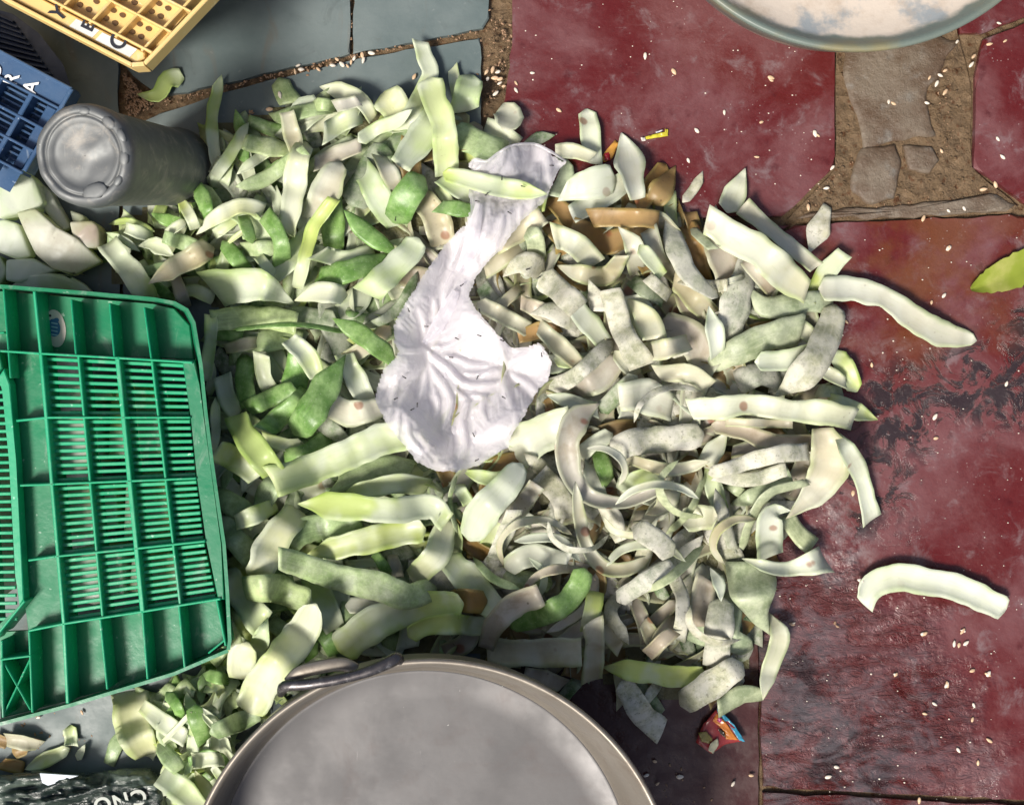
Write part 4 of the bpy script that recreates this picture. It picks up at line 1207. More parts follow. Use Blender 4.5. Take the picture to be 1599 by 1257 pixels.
chunk([(540, 480), (650, 520), (700, 590), (600, 640), (560, 560)], .002, [.016] * 5, 'small yellowish gourd scrap between can and square gourd cube', (), tint=(.5, .55, .3))
chunk([(-100, 600), (80, 560), (180, 590), (250, 830), (150, 860), (0, 800), (-100, 780)], .004, [.035, .038, .034, .026, .026, .03, .03], 'white gourd wedge with pithy middle at the left photo edge', (3,))
chunk([(60, 250), (230, 185), (300, 260), (340, 420), (290, 480), (170, 510), (30, 560), (20, 400)], .012, [.05, .052, .045, .036, .036, .042, .046, .05], 'large pale gourd block with green rind and soft white pith', (2, 3))
chunk([(170, 510), (320, 480), (470, 620), (620, 700), (780, 870), (600, 950), (560, 980), (400, 920), (290, 820), (220, 640)], .006, [.042, .044, .042, .04, .028, .026, .026, .03, .034, .04], 'long browning gourd slab slanting above the green crate', (7, 8), age=.45, tint=(.60, .58, .46))
chunk([(565, 580), (740, 570), (780, 620), (780, 770), (690, 780), (600, 740)], .003, [.036, .036, .032, .03, .034, .036], 'square pink-beige gourd cube beside the can', (2,), age=.3, tint=(.58, .48, .40))
chunk([(80, 860), (290, 850), (370, 900), (460, 930), (350, 970), (180, 1040), (80, 1020)], .003, [.03, .03, .026, .02, .024, .028, .03], 'small white gourd wedge just above the green crate rim', (3,))
chunk([(-80, 830), (20, 820), (90, 940), (40, 1050), (-80, 1050)], .003, [.026] * 5, 'green gourd end at the left edge above the green crate', (1, 2), tint=(.4, .5, .2))
chunk([(100, 1050), (230, 980), (400, 960), (540, 970), (660, 1040), (740, 1130), (100, 1130)], .003, [.024, .028, .028, .026, .022, .018, .02], 'curved gourd slice half hidden under the green crate rim', (3, 4), tint=(.52, .60, .34))

# ------------------------------------------------------------------ crates
def bar(name, p0, p1, wd, zt, zb, mat, parent, org, bev=.0008, w2=None):
    """upright rib between two photo points: wd photo px wide, from zb to zt"""
    dx, dy = p1[0] - p0[0], p1[1] - p0[1]; l = math.hypot(dx, dy); nx, ny = -dy / l, dx / l; w2 = w2 or wd
    q = [(p0[0] + nx * wd / 2, p0[1] + ny * wd / 2), (p1[0] + nx * w2 / 2, p1[1] + ny * w2 / 2), (p1[0] - nx * w2 / 2, p1[1] - ny * w2 / 2), (p0[0] - nx * wd / 2, p0[1] - ny * wd / 2)]
    poly = [W(x, y, zt)[:2] for x, y in q]; poly = [(x - org[0], y - org[1]) for x, y in poly]
    bm = prism(poly[::-1], zb, zt, bev)
    return link(name, bm_mesh(bm, name), mat, parent)
def taper_body(name, pts, z0, z1, mat, parent, org, inset=6):
    """crate body narrowing towards the floor"""
    mx_ = sum(p[0] for p in pts) / len(pts); my_ = sum(p[1] for p in pts) / len(pts); n = len(pts); v = []
    for z, ins in ((z0, inset + 4), (z1, 0)):
        for x, y in pts:
            dx, dy = mx_ - x, my_ - y; l = math.hypot(dx, dy); a, b, _ = W(x + dx / l * ins, y + dy / l * ins, z); v.append((a - org[0], b - org[1], z))
    f = [tuple(range(n)), tuple(range(n, 2 * n))] + [(i, (i + 1) % n, n + (i + 1) % n, n + i) for i in range(n)]
    bm = bmesh.new(); bm.from_mesh(pydata(name, v, f, False)); return link(name, bm_mesh(bm, name), mat, parent)
def panel(name, pts, z0, z1, mat, parent, org, bev=.001):
    zt = max(z1) if isinstance(z1, (list, tuple)) else z1
    poly = [W(x, y, zt)[:2] for x, y in pts]; poly = [(x - org[0], y - org[1]) for x, y in poly]
    bm = prism(poly, z0, z1, bev); return link(name, bm_mesh(bm, name), mat, parent)
def text(ch, px, py, z, size, rot, mat, parent, org, name='letter', sx=1.0, bold=.0):
    cu = bpy.data.curves.new('t', 'FONT'); cu.body = ch; cu.align_x = 'CENTER'; cu.align_y = 'CENTER'; cu.extrude = .0002; cu.offset = bold
    to = bpy.data.objects.new('t', cu); COL.objects.link(to)
    dg = bpy.context.evaluated_depsgraph_get(); me = bpy.data.meshes.new_from_object(to.evaluated_get(dg)); bpy.data.objects.remove(to)
    k = S0 * (CAMH - z) / CAMH * size / .7
    R = Matrix.Rotation(math.radians(rot), 4, 'Z') @ Matrix.Diagonal((k * sx, k, 1, 1))
    me.transform(R); x, y, _ = W(px, py, z)
    o = link(name, me, mat, parent); o.location = (x - org[0], y - org[1], z + .0006); return o

# green crate, lying on its side with one ribbed wall up
ZT = .108; ZR = .095
gx, gy, _ = W(170, 780); org = (gx, gy)
gc = empty('plastic_crate', (gx, gy, 0), 'dirty green slatted plastic crate with oval sticker left of the peel heap', 'crate')
X0 = -330
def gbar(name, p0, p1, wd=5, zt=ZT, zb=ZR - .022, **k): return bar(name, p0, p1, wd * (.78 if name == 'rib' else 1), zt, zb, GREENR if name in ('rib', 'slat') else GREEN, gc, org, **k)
# side walls going down to the floor
def wall_strip(name, path, z0, z1, th=4):
    c = [W(x, y, ZT) for x, y in path]; v = []; f = []
    n = len(c)
    for i, (x, y, _) in enumerate(c):
        a = c[max(i - 1, 0)]; b = c[min(i + 1, n - 1)]; dx, dy = b[0] - a[0], b[1] - a[1]; l = math.hypot(dx, dy)
        ox, oy = -dy / l * th * S0, dx / l * th * S0
        x -= gx; y -= gy
        lx, ly, _ = W(path[i][0], path[i][1], z0); lx = (lx - gx) * .985 - .004; ly = (ly - gy) * .985
        v += [(lx, ly, z0), (lx + ox, ly + oy, z0), (x + ox, y + oy, z1), (x, y, z1)]
    for i in range(n - 1):
        for k in range(4):
            f.append((i * 4 + k, i * 4 + (k + 1) % 4, i * 4 + 4 + (k + 1) % 4, i * 4 + 4 + k))
    f.append((0, 1, 2, 3)); f.append((4 * n - 4, 4 * n - 1, 4 * n - 2, 4 * n - 3))
    me = pydata(name, v, f, False); bm = bmesh.new(); bm.from_mesh(me); me2 = bm_mesh(bm, name)
    return link(name, me2, GREEN, gc)
wall_strip('crate_wall', [(X0, 436), (-100, 443), (0, 450), (130, 460), (240, 470), (272, 476), (290, 486), (300, 505), (304, 530), (311, 570), (318, 640), (328, 720), (338, 790), (347, 850), (352, 920), (356, 1000), (354, 1014)], .003, ZT, 5)
wall_strip('crate_wall', [(354, 1014), (270, 1050), (105, 1100), (0, 1128), (X0, 1210)], .068, ZT - .002, 5)
panel('wall_panel', [(X0, 450), (0, 455), (240, 475), (272, 482), (296, 508), (303, 562), (185, 556), (62, 550), (0, 546), (X0, 540)][::-1], ZR - .020, ZR - .016, GREEN, gc, org)
panel('wall_panel', [(-4, 986), (44, 984), (99, 973), (222, 954), (343, 934), (351, 1008), (270, 1046), (105, 1094), (0, 1122)][::-1], ZR - .020, ZR - .016, GREEN, gc, org)
panel('wall_panel', [(2, 548), (64, 552), (72, 650), (99, 974), (44, 986), (38, 940), (25, 719), (16, 597), (2, 575)][::-1], ZR - .012, ZR - .008, GREEN, gc, org)
panel('wall_panel', [(303, 562), (311, 600), (345, 850), (350, 936), (340, 936), (322, 845), (308, 748), (298, 652), (284, 562)][::-1], ZR - .004, ZT - .003, GREEN, gc, org)
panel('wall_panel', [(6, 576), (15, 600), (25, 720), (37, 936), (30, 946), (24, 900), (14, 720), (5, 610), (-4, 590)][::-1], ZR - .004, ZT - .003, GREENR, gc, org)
panel('wall_panel', [(X0, 545), (-2, 549), (4, 575), (-6, 588), (X0, 585)][::-1], ZR - .006, ZT - .006, GREEN, gc, org)
panel('wall_panel', [(X0, 985), (-10, 985), (32, 946), (37, 938), (-2, 996), (X0, 1015)][::-1], ZR - .006, ZT - .006, GREEN, gc, org)
# ribs
Hh = [(0, 548, 62, 552, 185, 559, 300, 566), (25, 657, 72, 652, 205, 652, 297, 652), (31, 758, 85, 756, 205, 751, 306, 747), (44, 875, 85, 869, 208, 857, 320, 845), (44, 985, 99, 974, 222, 955, 344, 935)]
for h_ in Hh:
    p = [(h_[i], h_[i + 1]) for i in range(0, 8, 2)]
    for a, b in zip(p[:-1], p[1:]): gbar('rib', a, b, 4.5)
gbar('rib', (53, 455), (63, 552), 6); gbar('rib', (63, 552), (99, 974), 7); gbar('rib', (99, 974), (105, 1098), 6.5)
gbar('rib', (122, 556), (160, 966), 5, ZT - .002)
gbar('rib', (183, 560), (222, 955), 9)
gbar('rib', (237, 564), (281, 945), 5, ZT - .002)
for a, b in (((5, 451), (16, 590)), ((111, 468), (118, 553)), ((171, 474), (178, 557)), ((225, 480), (236, 561))): gbar('rib', a, b, 3.5, ZT - .001)
for a, b in (((156, 966), (167, 1076)), ((222, 955), (230, 1060)), ((279, 945), (288, 1042)), ((45, 986), (50, 1112)), ((2, 1000), (4, 1120)), ((338, 936), (352, 1008))): gbar('rib', a, b, 4, ZT - .001)
gbar('rib', (0, 1030), (48, 1024), 4); gbar('rib', (4, 1032), (47, 1108), 3.5, ZT - .004); gbar('rib', (46, 1030), (6, 1114), 3.5, ZT - .0045); gbar('rib', (325, 1020), (352, 998), 3.5, ZT - .003)
gbar('rib', (38, 938), (-4, 990), 4.5); gbar('rib', (-2, 520), (6, 519), 3.5)
# slats between ribs
def lerp(a, b, t): return a + (b - a) * t
rowsL = [(66, 553), (72, 652), (80, 757), (90, 870), (99, 974)]; rowsR = [(290, 565), (296, 652), (306, 747), (318, 845), (338, 936)]
for r in range(4):
    nS = [8, 9, 10, 9][r]
    for k in range(nS):
        t = (k + .6) / (nS + .2)
        a = (lerp(rowsL[r][0], rowsL[r + 1][0], t), lerp(rowsL[r][1], rowsL[r + 1][1], t)); b = (lerp(rowsR[r][0], rowsR[r + 1][0], t), lerp(rowsR[r][1], rowsR[r + 1][1], t))
        mid = (lerp(a[0], b[0], .52), lerp(a[1], b[1], .5) + 1.0)
        gbar('slat', a, b, 5.4, ZR + .002, ZR - .001, bev=.0006)
for k in range(32):
    y = 600 + k * 12.2
    if y < 975: gbar('slat', (X0, y + 6), (lerp(9, 27, (y - 600) / 380), y), 5.0, ZR - .001, ZR - .004, bev=.0006)
gbar('rib', (-30, 590), (-8, 990), 6, ZR + .001); gbar('rib', (-90, 590), (-75, 990), 6, ZR + .001)
# sticker
def ellipse(cx, cy, a, b, rot, n=28):
    out = []
    for k in range(n):
        t = 2 * math.pi * k / n; x = a * math.cos(t); y = b * math.sin(t); r = math.radians(rot)
        out.append((cx + x * math.cos(r) - y * math.sin(r), cy + x * math.sin(r) + y * math.cos(r)))
    return out[::-1]
zs = ZR - .016
panel('sticker', ellipse(86, 513, 16.5, 29.5, -8), zs + .0002, zs + .0008, STK_W, gc, org, 0)
panel('sticker_emblem', ellipse(84, 512, 10, 14, -8), zs + .0009, zs + .0012, STK_B, gc, org, 0)
panel('sticker_emblem', ellipse(78, 512, 6.5, 7, -8), zs + .0008, zs + .0011, STK_B, gc, org, 0)
panel('sticker_emblem', ellipse(88, 500, 4, 3.5, 0), zs + .0008, zs + .0011, STK_B, gc, org, 0)
for k in range(4): gbar('sticker_stroke', (80, 504 + k * 6), (90, 506 + k * 6), 1.6, zs + .0015, zs + .0013, bev=0).data.materials[0] = STK_L
panel('sticker_mark', ellipse(78, 493, 2, 2, 0), zs + .0009, zs + .0012, BLACK_INK, gc, org, 0)

# yellow crate, top left
ZY = .19
yx, yy, _ = W(160, 20); oy_ = (yx, yy)
yc = empty('plastic_crate', (yx, yy, 0), 'yellow plastic crate with handwritten black letters at the top left corner', 'crate')
def ybar(name, p0, p1, wd, zt=ZY, zb=ZY - .02, mat=YELL, **k): return bar(name, p0, p1, wd, zt, zb, mat, yc, oy_, **k)
U = np.array([.887, .462]); Vv = np.array([.69, -.725])       # along the lettered edge / along the right edge
Cn = np.array([205., 104.])
def yp(u, v): q = Cn - U * u + Vv * v; return (float(q[0]), float(q[1]))
# solid lower body
body = [yp(0, 0), yp(-8, 6), yp(-14, 20), (330, -20), (420, -115), (150, -260), (-150, -80), yp(240, 0)]
taper_body('crate_body', [(x - 1 if x > 100 else x, y - 3) for x, y in body], .003, ZY - .014, YELL, yc, oy_, 14)
panel('lettered_band', [yp(-3, 12), yp(0, 8), yp(240, 8), yp(240, 30), yp(0, 30), yp(-6, 22)], ZY - .013, ZY - .006, YELL, yc, oy_)
ybar('rim', yp(240, 3), yp(2, 3), 6); ybar('rim', yp(-12, 14), yp(-12, 330), 7, ZY - .001)
ybar('rim', yp(2, 3), yp(-12, 14), 7, ZY - .0005)
ybar('rib', yp(240, 36), yp(-8, 36), 4, ZY - .001); ybar('rib', yp(240, 80), yp(-8, 80), 3.5, ZY - .0015); ybar('rib', yp(240, 124), yp(-8, 124), 3.5, ZY - .0015)
for u in (6, 52, 98, 148, 200): ybar('rib', yp(u, 30), yp(u, 240), 4, ZY - .002)
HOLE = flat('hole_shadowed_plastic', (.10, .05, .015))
for u0 in (12, 58, 104, 152):
    for v0 in (41, 85, 129):
        for a in (0, 1):
            for b in (0, 1):
                x, y = yp(u0 + 10 + a * 16, v0 + 9 + b * 17)
                panel('drain_hole', ellipse(x, y, 5, 3.8, 27, 12), ZY - .0138, ZY - .0128, HOLE, yc, oy_, 0)
panel('tape', [yp(118, 11), yp(118, 27), yp(78, 28), yp(78, 12)][::-1], ZY - .0058, ZY - .0054, TAPE, yc, oy_, 0)
panel('tape', [yp(72, 11), yp(72, 27), yp(12, 29), yp(12, 12)][::-1], ZY - .0058, ZY - .0053, TAPE, yc, oy_, 0)
text('Y', 92, 22, ZY - .005, 24, 48, BLACK_INK, yc, oy_, bold=.015)
text('E', 138, 42, ZY - .005, 19, 64, BLACK_INK, yc, oy_, bold=.02)
text('C', 186, 66, ZY - .005, 25, 68, BLACK_INK, yc, oy_, bold=.015)

# blue crate, left
ZB = .15
bx, by, _ = W(40, 150); ob = (bx, by)
bc = empty('plastic_crate', (bx, by, 0), 'blue slotted plastic crate with white letters at the left photo edge', 'crate')
U2 = np.array([.885, .465]); V2 = np.array([-.50, .866]); C2 = np.array([114., 138.])
def bp(u, v): q = C2 - U2 * u + V2 * v; return (float(q[0]), float(q[1]))
def bbar(name, p0, p1, wd, zt=ZB, zb=ZB - .02, **k): return bar(name, p0, p1, wd, zt, zb, BLUE, bc, ob, **k)
taper_body('crate_body', [bp(3, 4), bp(4, 190), bp(260, 190), bp(260, 4)], .003, ZB - .028, BLUE, bc, ob)
taper_body('crate_body', [(-160, -25), (20, 22), (60, 52), (98, 100), (110, 134), (-160, 30)][::-1], .003, .05, NAVY, bc, ob)
panel('lettered_band', [bp(2, 3), bp(4, 36), bp(260, 36), bp(260, 3)], ZB - .02, ZB - .004, BLUE, bc, ob)
bbar('rim', bp(260, 2), bp(2, 2), 5); bbar('rim', bp(2, 2), bp(2, 150), 7)
bbar('rib', bp(260, 38), bp(2, 38), 4)
for v_ in (78, 116, 154): bbar('rib', bp(260, v_), bp(2, v_), 4.5, ZB - .001)
for u_ in (52, 106, 160): bbar('rib', bp(u_, 36), bp(u_, 170), 8, ZB - .002)
for v0 in (40, 80, 118):
    for k in range(4): bbar('slat', bp(180, v0 + 6 + k * 9), bp(8, v0 + 6 + k * 9), 3.6, ZB - .015, ZB - .018, bev=.0004)
panel('corner_block', [bp(5, 42), bp(5, 150), bp(22, 150), bp(22, 42)], ZB - .02, ZB - .012, BLUE, bc, ob)
for k in range(10): bbar('back_slat', (-30, 12 + k * 9), (20 + k * 6.5, 34 + k * 9), 3.2, .056, .050, bev=.0004).data.materials[0] = NAVY
text('O', -8, 112, ZB - .003, 22, 72, WHITE_INK, bc, ob, bold=.012)
text('R', 19, 125, ZB - .003, 22, 72, WHITE_INK, bc, ob, bold=.012)
text('A', 49, 137, ZB - .003, 22, 74, WHITE_INK, bc, ob, bold=.012)

# slabs added inside the crate so pale light shows through its slots
def under(x0_, y0_, x1_, y1_, z, label, tint, age=.05):
    z -= .017; g_ = (CAMH - z) / (CAMH - .004 - .5 * (z - .004)); k = 4.845; q = lambda x, y: ((CX + (x - CX) * g_) * k, (CY + (y - CY) * g_ - 230) * k)
    chunk([q(x0_, y0_ + 8), q((x0_ + x1_) / 2, y0_), q(x1_, y0_ + 12), q(x1_ + 4, y1_ - 14), q((x0_ + x1_) / 2, y1_), q(x0_ - 4, y1_ - 6)], .004, [z] * 6, label, (2, 3), tint=tint, age=age)
under(-160, 615, -14, 960, .098, 'big white slab added for light inside the green crate at the far left', (.82, .84, .80))
under(80, 640, 150, 740, .098, 'white slab added for light under the crate slots in the second row', (.80, .82, .74))
under(108, 850, 190, 945, .098, 'white slab added for light under the crate slots in the bottom row', (.82, .84, .80))
under(100, 752, 180, 838, .090, 'yellowish slab added for light under the crate slots in the third row', (.55, .58, .30))
under(70, 600, 175, 636, .090, 'thin pale slab added for light under the first slot row of the crate', (.62, .66, .40))
under(196, 735, 290, 850, .088, 'pale green slab added for light under the right slots of the crate', (.50, .58, .28))
under(205, 862, 320, 930, .088, 'pale slab added for light under the lowest right slots of the crate', (.58, .64, .36))
under(172, 600, 262, 720, .085, 'green slab added for light under the middle slots of the crate', (.40, .50, .18))

# ------------------------------------------------------------------ dented metal can standing upside down
b0 = Vector(W(276, 262, 0.004)); t0 = Vector(W(128, 243, .225))
can = empty('metal_can', b0, 'dull dented grey metal can standing upside down at the left of the heap', 'can')
ax = (t0 - b0); Lc = ax.length; q = ax.to_track_quat('Z', 'Y')
prof = [(.039, 0), (.042, .001), (.0425, .004), (.0405, .008), (.041, .05), (.0425, .12), (.0445, Lc - .03), (.0462, Lc - .02), (.0462, Lc - .012), (.0452, Lc - .005), (.042, Lc - .0008), (.0385, Lc), (.0365, Lc - .001), (.0355, Lc - .0035), (.0345, Lc - .0015), (.032, Lc - .001), (.029, Lc - .0035), (.026, Lc - .0045), (.022, Lc - .005), (.018, Lc - .0052), (.014, Lc - .0055), (.010, Lc - .0057), (.006, Lc - .0058), (.003, Lc - .0059), (.0004, Lc - .006)]
v, f = lathe(prof, 72)
v = [Vector(p) for p in v]
for p in v:
    a = math.atan2(p.y, p.x); r = math.hypot(p.x, p.y); k_ = 1 + .022 * mn.noise((math.cos(a) * 1.5, math.sin(a) * 1.5, p.z * 22)) * (r > .03)
    p.x *= k_; p.y *= k_
    if p.z > Lc - .01: p.z += .0022 * mn.noise((p.x * 60, p.y * 60, 4))
me = pydata('can_body', [tuple(q @ p) for p in v], f); link('can_body', me, CANM, can)
bm = bmesh.new()
for k, (a, rr_, s_) in enumerate([(2.0, .039, .0055), (1.35, .0385, .0065), (.95, .0405, .006), (.45, .0385, .0065), (-.1, .039, .005), (-.75, .033, .0105)]):
    p = q @ Vector((rr_ * math.cos(a - .9 + .9), rr_ * math.sin(a), Lc - .001))
    mt = Matrix.Translation(p) @ q.to_matrix().to_4x4() @ Matrix.Rotation(a, 4, 'Z') @ Matrix.Diagonal((s_ * .7, s_ * 1.2, .0016, 1))
    bmesh.ops.create_icosphere(bm, subdivisions=2, radius=1, matrix=mt)
link('dent', bm_mesh(bm, 'dent', True), CANM, can)
bm = bmesh.new(); p = W(322, 272, .012); bmesh.ops.create_icosphere(bm, subdivisions=2, radius=.0055, matrix=Matrix.Translation(Vector(p) - b0))
link('rivet', bm_mesh(bm, 'rivet', True), CANM, can)

# ------------------------------------------------------------------ steel pan
pz = .165; px_, py_, _ = W(672, 1416, pz); R0 = 386 * S0 * (CAMH - pz) / CAMH; zb_ = .084
bxx, byy, _ = W(663, 1370, zb_); Rb = 324 * S0 * (CAMH - zb_) / CAMH
pan = empty('cooking_pan', (px_, py_, 0), 'big shallow aluminium pan with one dark handle below the peel heap', 'pan')
PO = []; PF = []
def ring(cx, cy, r, z, seg=160): return [(cx - px_ + r * math.cos(2 * math.pi * k / seg), cy - py_ + r * math.sin(2 * math.pi * k / seg), z) for k in range(seg)]
def rings(lst, seg=160):
    v = []; f = []
    for L_ in lst: v += ring(*L_, seg)
    for i in range(len(lst) - 1):
        for k in range(seg): f.append((i * seg + k, i * seg + (k + 1) % seg, (i + 1) * seg + (k + 1) % seg, (i + 1) * seg + k))
    return v, f
sx = lambda t: (px_ + (bxx - px_) * t, py_ + (byy - py_) * t)
v, f = rings([(*sx(1), Rb + .006, zb_ - .012), (*sx(.6), R0 * .985, zb_ + .02), (*sx(.1), R0 - .002, pz - .008), (*sx(0), R0 + .001, pz - .004), (*sx(0), R0 + .0015, pz), (*sx(0), R0 - .001, pz + .0022), (*sx(0), R0 - .004, pz + .001), (*sx(.05), R0 - .006, pz - .004), (*sx(.55), (R0 + Rb) / 2 - .001, (pz + zb_) / 2 + .004), (*sx(.95), Rb + .004, zb_ + .006), (*sx(1), Rb, zb_ + .0012)])
link('pan_wall', pydata('pan_wall', v, f), ALUW, pan)
v, f = rings([(*sx(1), Rb + .0005, zb_ + .0013), (*sx(1), Rb - .001, zb_ + .0018), (*sx(1), Rb - .003, zb_ + .0008), (*sx(1), Rb - .03, zb_), (*sx(1), Rb * .5, zb_ - .0008), (*sx(1), .001, zb_ - .001)])
link('pan_base', pydata('pan_base', v, f), ALU, pan)
v, f = rings([(*sx(1), Rb + .0055, zb_ - .0125), (*sx(1), Rb * .95, .003), (*sx(1), .001, .003)]); link('pan_underside', pydata('pan_underside', v, f), ALUW, pan)
P = catmull([W(x, y, z + .04) for x, y, z in ((438, 1084, .118), (446, 1071, .132), (480, 1068, .137), (530, 1060, .138), (575, 1048, .137), (605, 1035, .134), (620, 1028, .130), (627, 1036, .122))], 30)
rr_ = list(np.interp(np.linspace(0, 1, 30), [0, .1, .5, .85, 1], [.003, .0048, .0044, .0056, .0025]))
v, f = tube([(a - px_, b - py_, c_) for a, b, c_ in P], rr_, 12, 1.15); link('handle', pydata('handle', v, f), HNDL, pan)
P = catmull([W(x, y, z + .04) for x, y, z in ((452, 1066, .126), (468, 1050, .128), (500, 1041, .128), (535, 1037, .126), (556, 1046, .124))], 20)
v, f = tube([(a - px_, b - py_, c_) for a, b, c_ in P], .003, 10, 2.2); link('handle_bracket', pydata('handle_bracket', v, f), ALUW, pan)

# ------------------------------------------------------------------ basin, top right
bz = .10; x0, y0, _ = W(1340, -276, bz); Rr = 356 * S0 * (CAMH - bz) / CAMH
v, f = lathe([(Rr - .06, .006), (Rr - .02, .03), (Rr - .002, bz - .012), (Rr, bz - .004), (Rr + .0005, bz), (Rr - .002, bz + .002), (Rr - .006, bz + .0005), (Rr - .009, bz - .003), (Rr - .014, bz - .010), (Rr - .022, bz - .016), (Rr - .05, bz - .020), (Rr - .10, bz - .022), (.001, bz - .022)], 160)
bo = link('basin', pydata('basin', v, f), BASIN, None, (x0, y0, 0)); tag(bo, 'round enamel basin with chipped white inside and blue-green rim at top right', 'basin')

# ------------------------------------------------------------------ black sack, bottom left
SMS = np.zeros_like(H); SACKP = [(-120, 1212), (0, 1208), (60, 1201), (135, 1206), (190, 1198), (236, 1198), (256, 1214), (264, 1240), (266, 1330), (-120, 1330)]
def sack_z(x, y):
    return .022 + .012 * (1 - 2 * abs(mn.noise((x * .010, y * .035 + x * .004, 3)))) + .005 * (1 - 2 * abs(mn.noise((x * .03, y * .08, 7)))) + .002 * mn.noise((x * .1, y * .1, 1))
sv = []; sf = []; ix = {}
for a in range(0, 110):
    for b in range(0, 42):
        x = -120 + a * 3.6; y = 1196 + b * 3.3
        if inpoly(x, y, SACKP):
            e = min(1, edist(x, y, SACKP) / 16); ix[(a, b)] = len(sv); sv.append(W(x, y, .003 + sack_z(x, y) * (e * (2 - e)) ** .5))
for (a, b), i in ix.items():
    qq = [ix.get((a + 1, b)), ix.get((a + 1, b + 1)), ix.get((a, b + 1))]
    if None not in qq: sf.append((i, qq[2], qq[1], qq[0]))
sxx, syy, _ = W(100, 1240)
sk = empty('plastic_sack', (sxx, syy, 0), 'crumpled black plastic sack with pale printing at the bottom left corner', 'sack')
link('sack_film', pydata('sack_film', [(a - sxx, b - syy, c_) for a, b, c_ in sv], sf), SACK, sk)
INK2 = flat('faded_print', (.34, .36, .32), .5)
for ch, x, y in (('C', 217, 1243), ('N', 189, 1249), ('O', 160, 1255)):
    text(ch, x, y, .040, 24, 196, INK2, sk, (sxx, syy), bold=.02)
panel('printed_label', [(62, 1207), (122, 1211), (75, 1226), (66, 1222)], .036, .0385, flat('label_print', (.45, .50, .58), .4), sk, (sxx, syy), 0)

# ------------------------------------------------------------------ wrappers
def foil(name, pts, cols, label, z=.004, cat='wrapper'):
    cx, cy, _ = W(sum(p[0] for p in pts) / len(pts), sum(p[1] for p in pts) / len(pts))
    e = empty(name, (cx, cy, 0), label, cat)
    for k, (nm, poly, col) in enumerate(cols):
        poly = [W(x, y, z)[:2] for x, y in poly]
        n = len(poly); v = []; 
        bm = bmesh.new(); vs = [bm.verts.new((p[0] - cx, p[1] - cy, z + .0006 * k + .003 * mn.noise((p[0] * 60, p[1] * 60, 2)))) for p in poly]
        fc = bm.faces.new(vs); r = bmesh.ops.extrude_face_region(bm, geom=[fc]); 
        for q_ in r['geom']:
            if isinstance(q_, bmesh.types.BMVert): q_.co.z += .0004
        bmesh.ops.triangulate(bm, faces=bm.faces[:]); bmesh.ops.subdivide_edges(bm, edges=bm.edges[:], cuts=4, use_grid_fill=True)
        for q_ in bm.verts: q_.co.z += .0035 * (abs(mn.noise(((q_.co.x + cx) * 150, (q_.co.y + cy) * 150, 3))) ) + .0015 * mn.noise(((q_.co.x + cx) * 400, (q_.co.y + cy) * 400, 5))
        link(nm, bm_mesh(bm, nm, True), flat(nm + '_print', tuple(c_ * .85 + .02 for c_ in col), .22, 0, .35), e)
    return e
foil('snack_wrapper', [(1119, 1107), (1163, 1155), (1110, 1175)],
     [('wrapper_film', [(1119, 1106), (1140, 1125), (1162, 1156), (1132, 1162), (1110, 1176), (1086, 1158), (1098, 1130)], (.32, .02, .02)),
      ('orange_panel', [(1119, 1112), (1132, 1126), (1152, 1154), (1133, 1153), (1128, 1138), (1112, 1124)], (.70, .22, .02)),
      ('blue_border', [(1119, 1105), (1124, 1108), (1146, 1130), (1163, 1157), (1154, 1155), (1138, 1131), (1120, 1112)], (.04, .32, .48)),
      ('pink_spot', [(1120, 1118), (1127, 1120), (1124, 1127), (1119, 1124)], (.60, .06, .25)),
      ('dark_mark', [(1119, 1134), (1130, 1142), (1133, 1151), (1124, 1144)], (.05, .03, .01)),
      ('gold_patch', [(1090, 1143), (1102, 1140), (1112, 1152), (1106, 1158), (1094, 1156)], (.30, .24, .05)),
      ('foil_tip', [(1108, 1158), (1120, 1151), (1121, 1162), (1112, 1174), (1104, 1168)], (.70, .66, .42))],
     'torn red and orange snack wrapper with blue edge beside the pan', .006)
foil('sachet_strip', [(1001, 218), (1040, 205)],
     [('strip_film', [(1006, 215), (1022, 210), (1038, 207), (1038, 202), (1043, 202), (1043, 213), (1024, 216), (1007, 219)], (.58, .50, .02)),
      ('white_end', [(1000, 216), (1007, 215), (1008, 221), (1002, 222)], (.75, .70, .62)),
      ('white_print', [(1023, 207), (1034, 204), (1034, 206), (1024, 209)], (.6, .58, .62))],
     'thin yellow sachet strip with white end on the red tile', .004)
foil('candy_wrapper', [(937, 250), (960, 222)],
     [('wrapper_film', [(936, 250), (946, 236), (960, 219), (966, 224), (956, 248), (944, 254)], (.62, .30, .04)),
      ('red_panel', [(943, 241), (952, 238), (953, 251), (944, 252)], (.55, .01, .03))],
     'orange and red candy wrapper tucked under the cream kite-shaped peel', .004)

# leaf, right edge
c = catmull([(1516, 452), (1545, 440), (1575, 428), (1615, 410), (1650, 400)], 24); v = []; f = []
for i, (x, y) in enumerate(c):
    hw_ = 26 * math.sin(math.pi * min(1, (i + .4) / 30)) ** .7
    for j in range(7):
        q_ = j / 3 - 1; hx = hw_ * q_ * (1 + .16 * mn.noise((i * .9, q_ > 0, 3)) * abs(q_)); v.append(W(x + .37 * hx, y + .93 * hx, .004 + .006 * abs(q_) + .002 * mn.noise((x * .04, y * .04, q_))))
for i in range(len(c) - 1):
    for j in range(6): f.append((i * 7 + j, i * 7 + j + 1, (i + 1) * 7 + j + 1, (i + 1) * 7 + j))
lf = link('leaf', pydata('leaf', v, f), LEAF); tag(lf, 'yellow-green serrated leaf on the red tiles at the right edge', 'leaf')

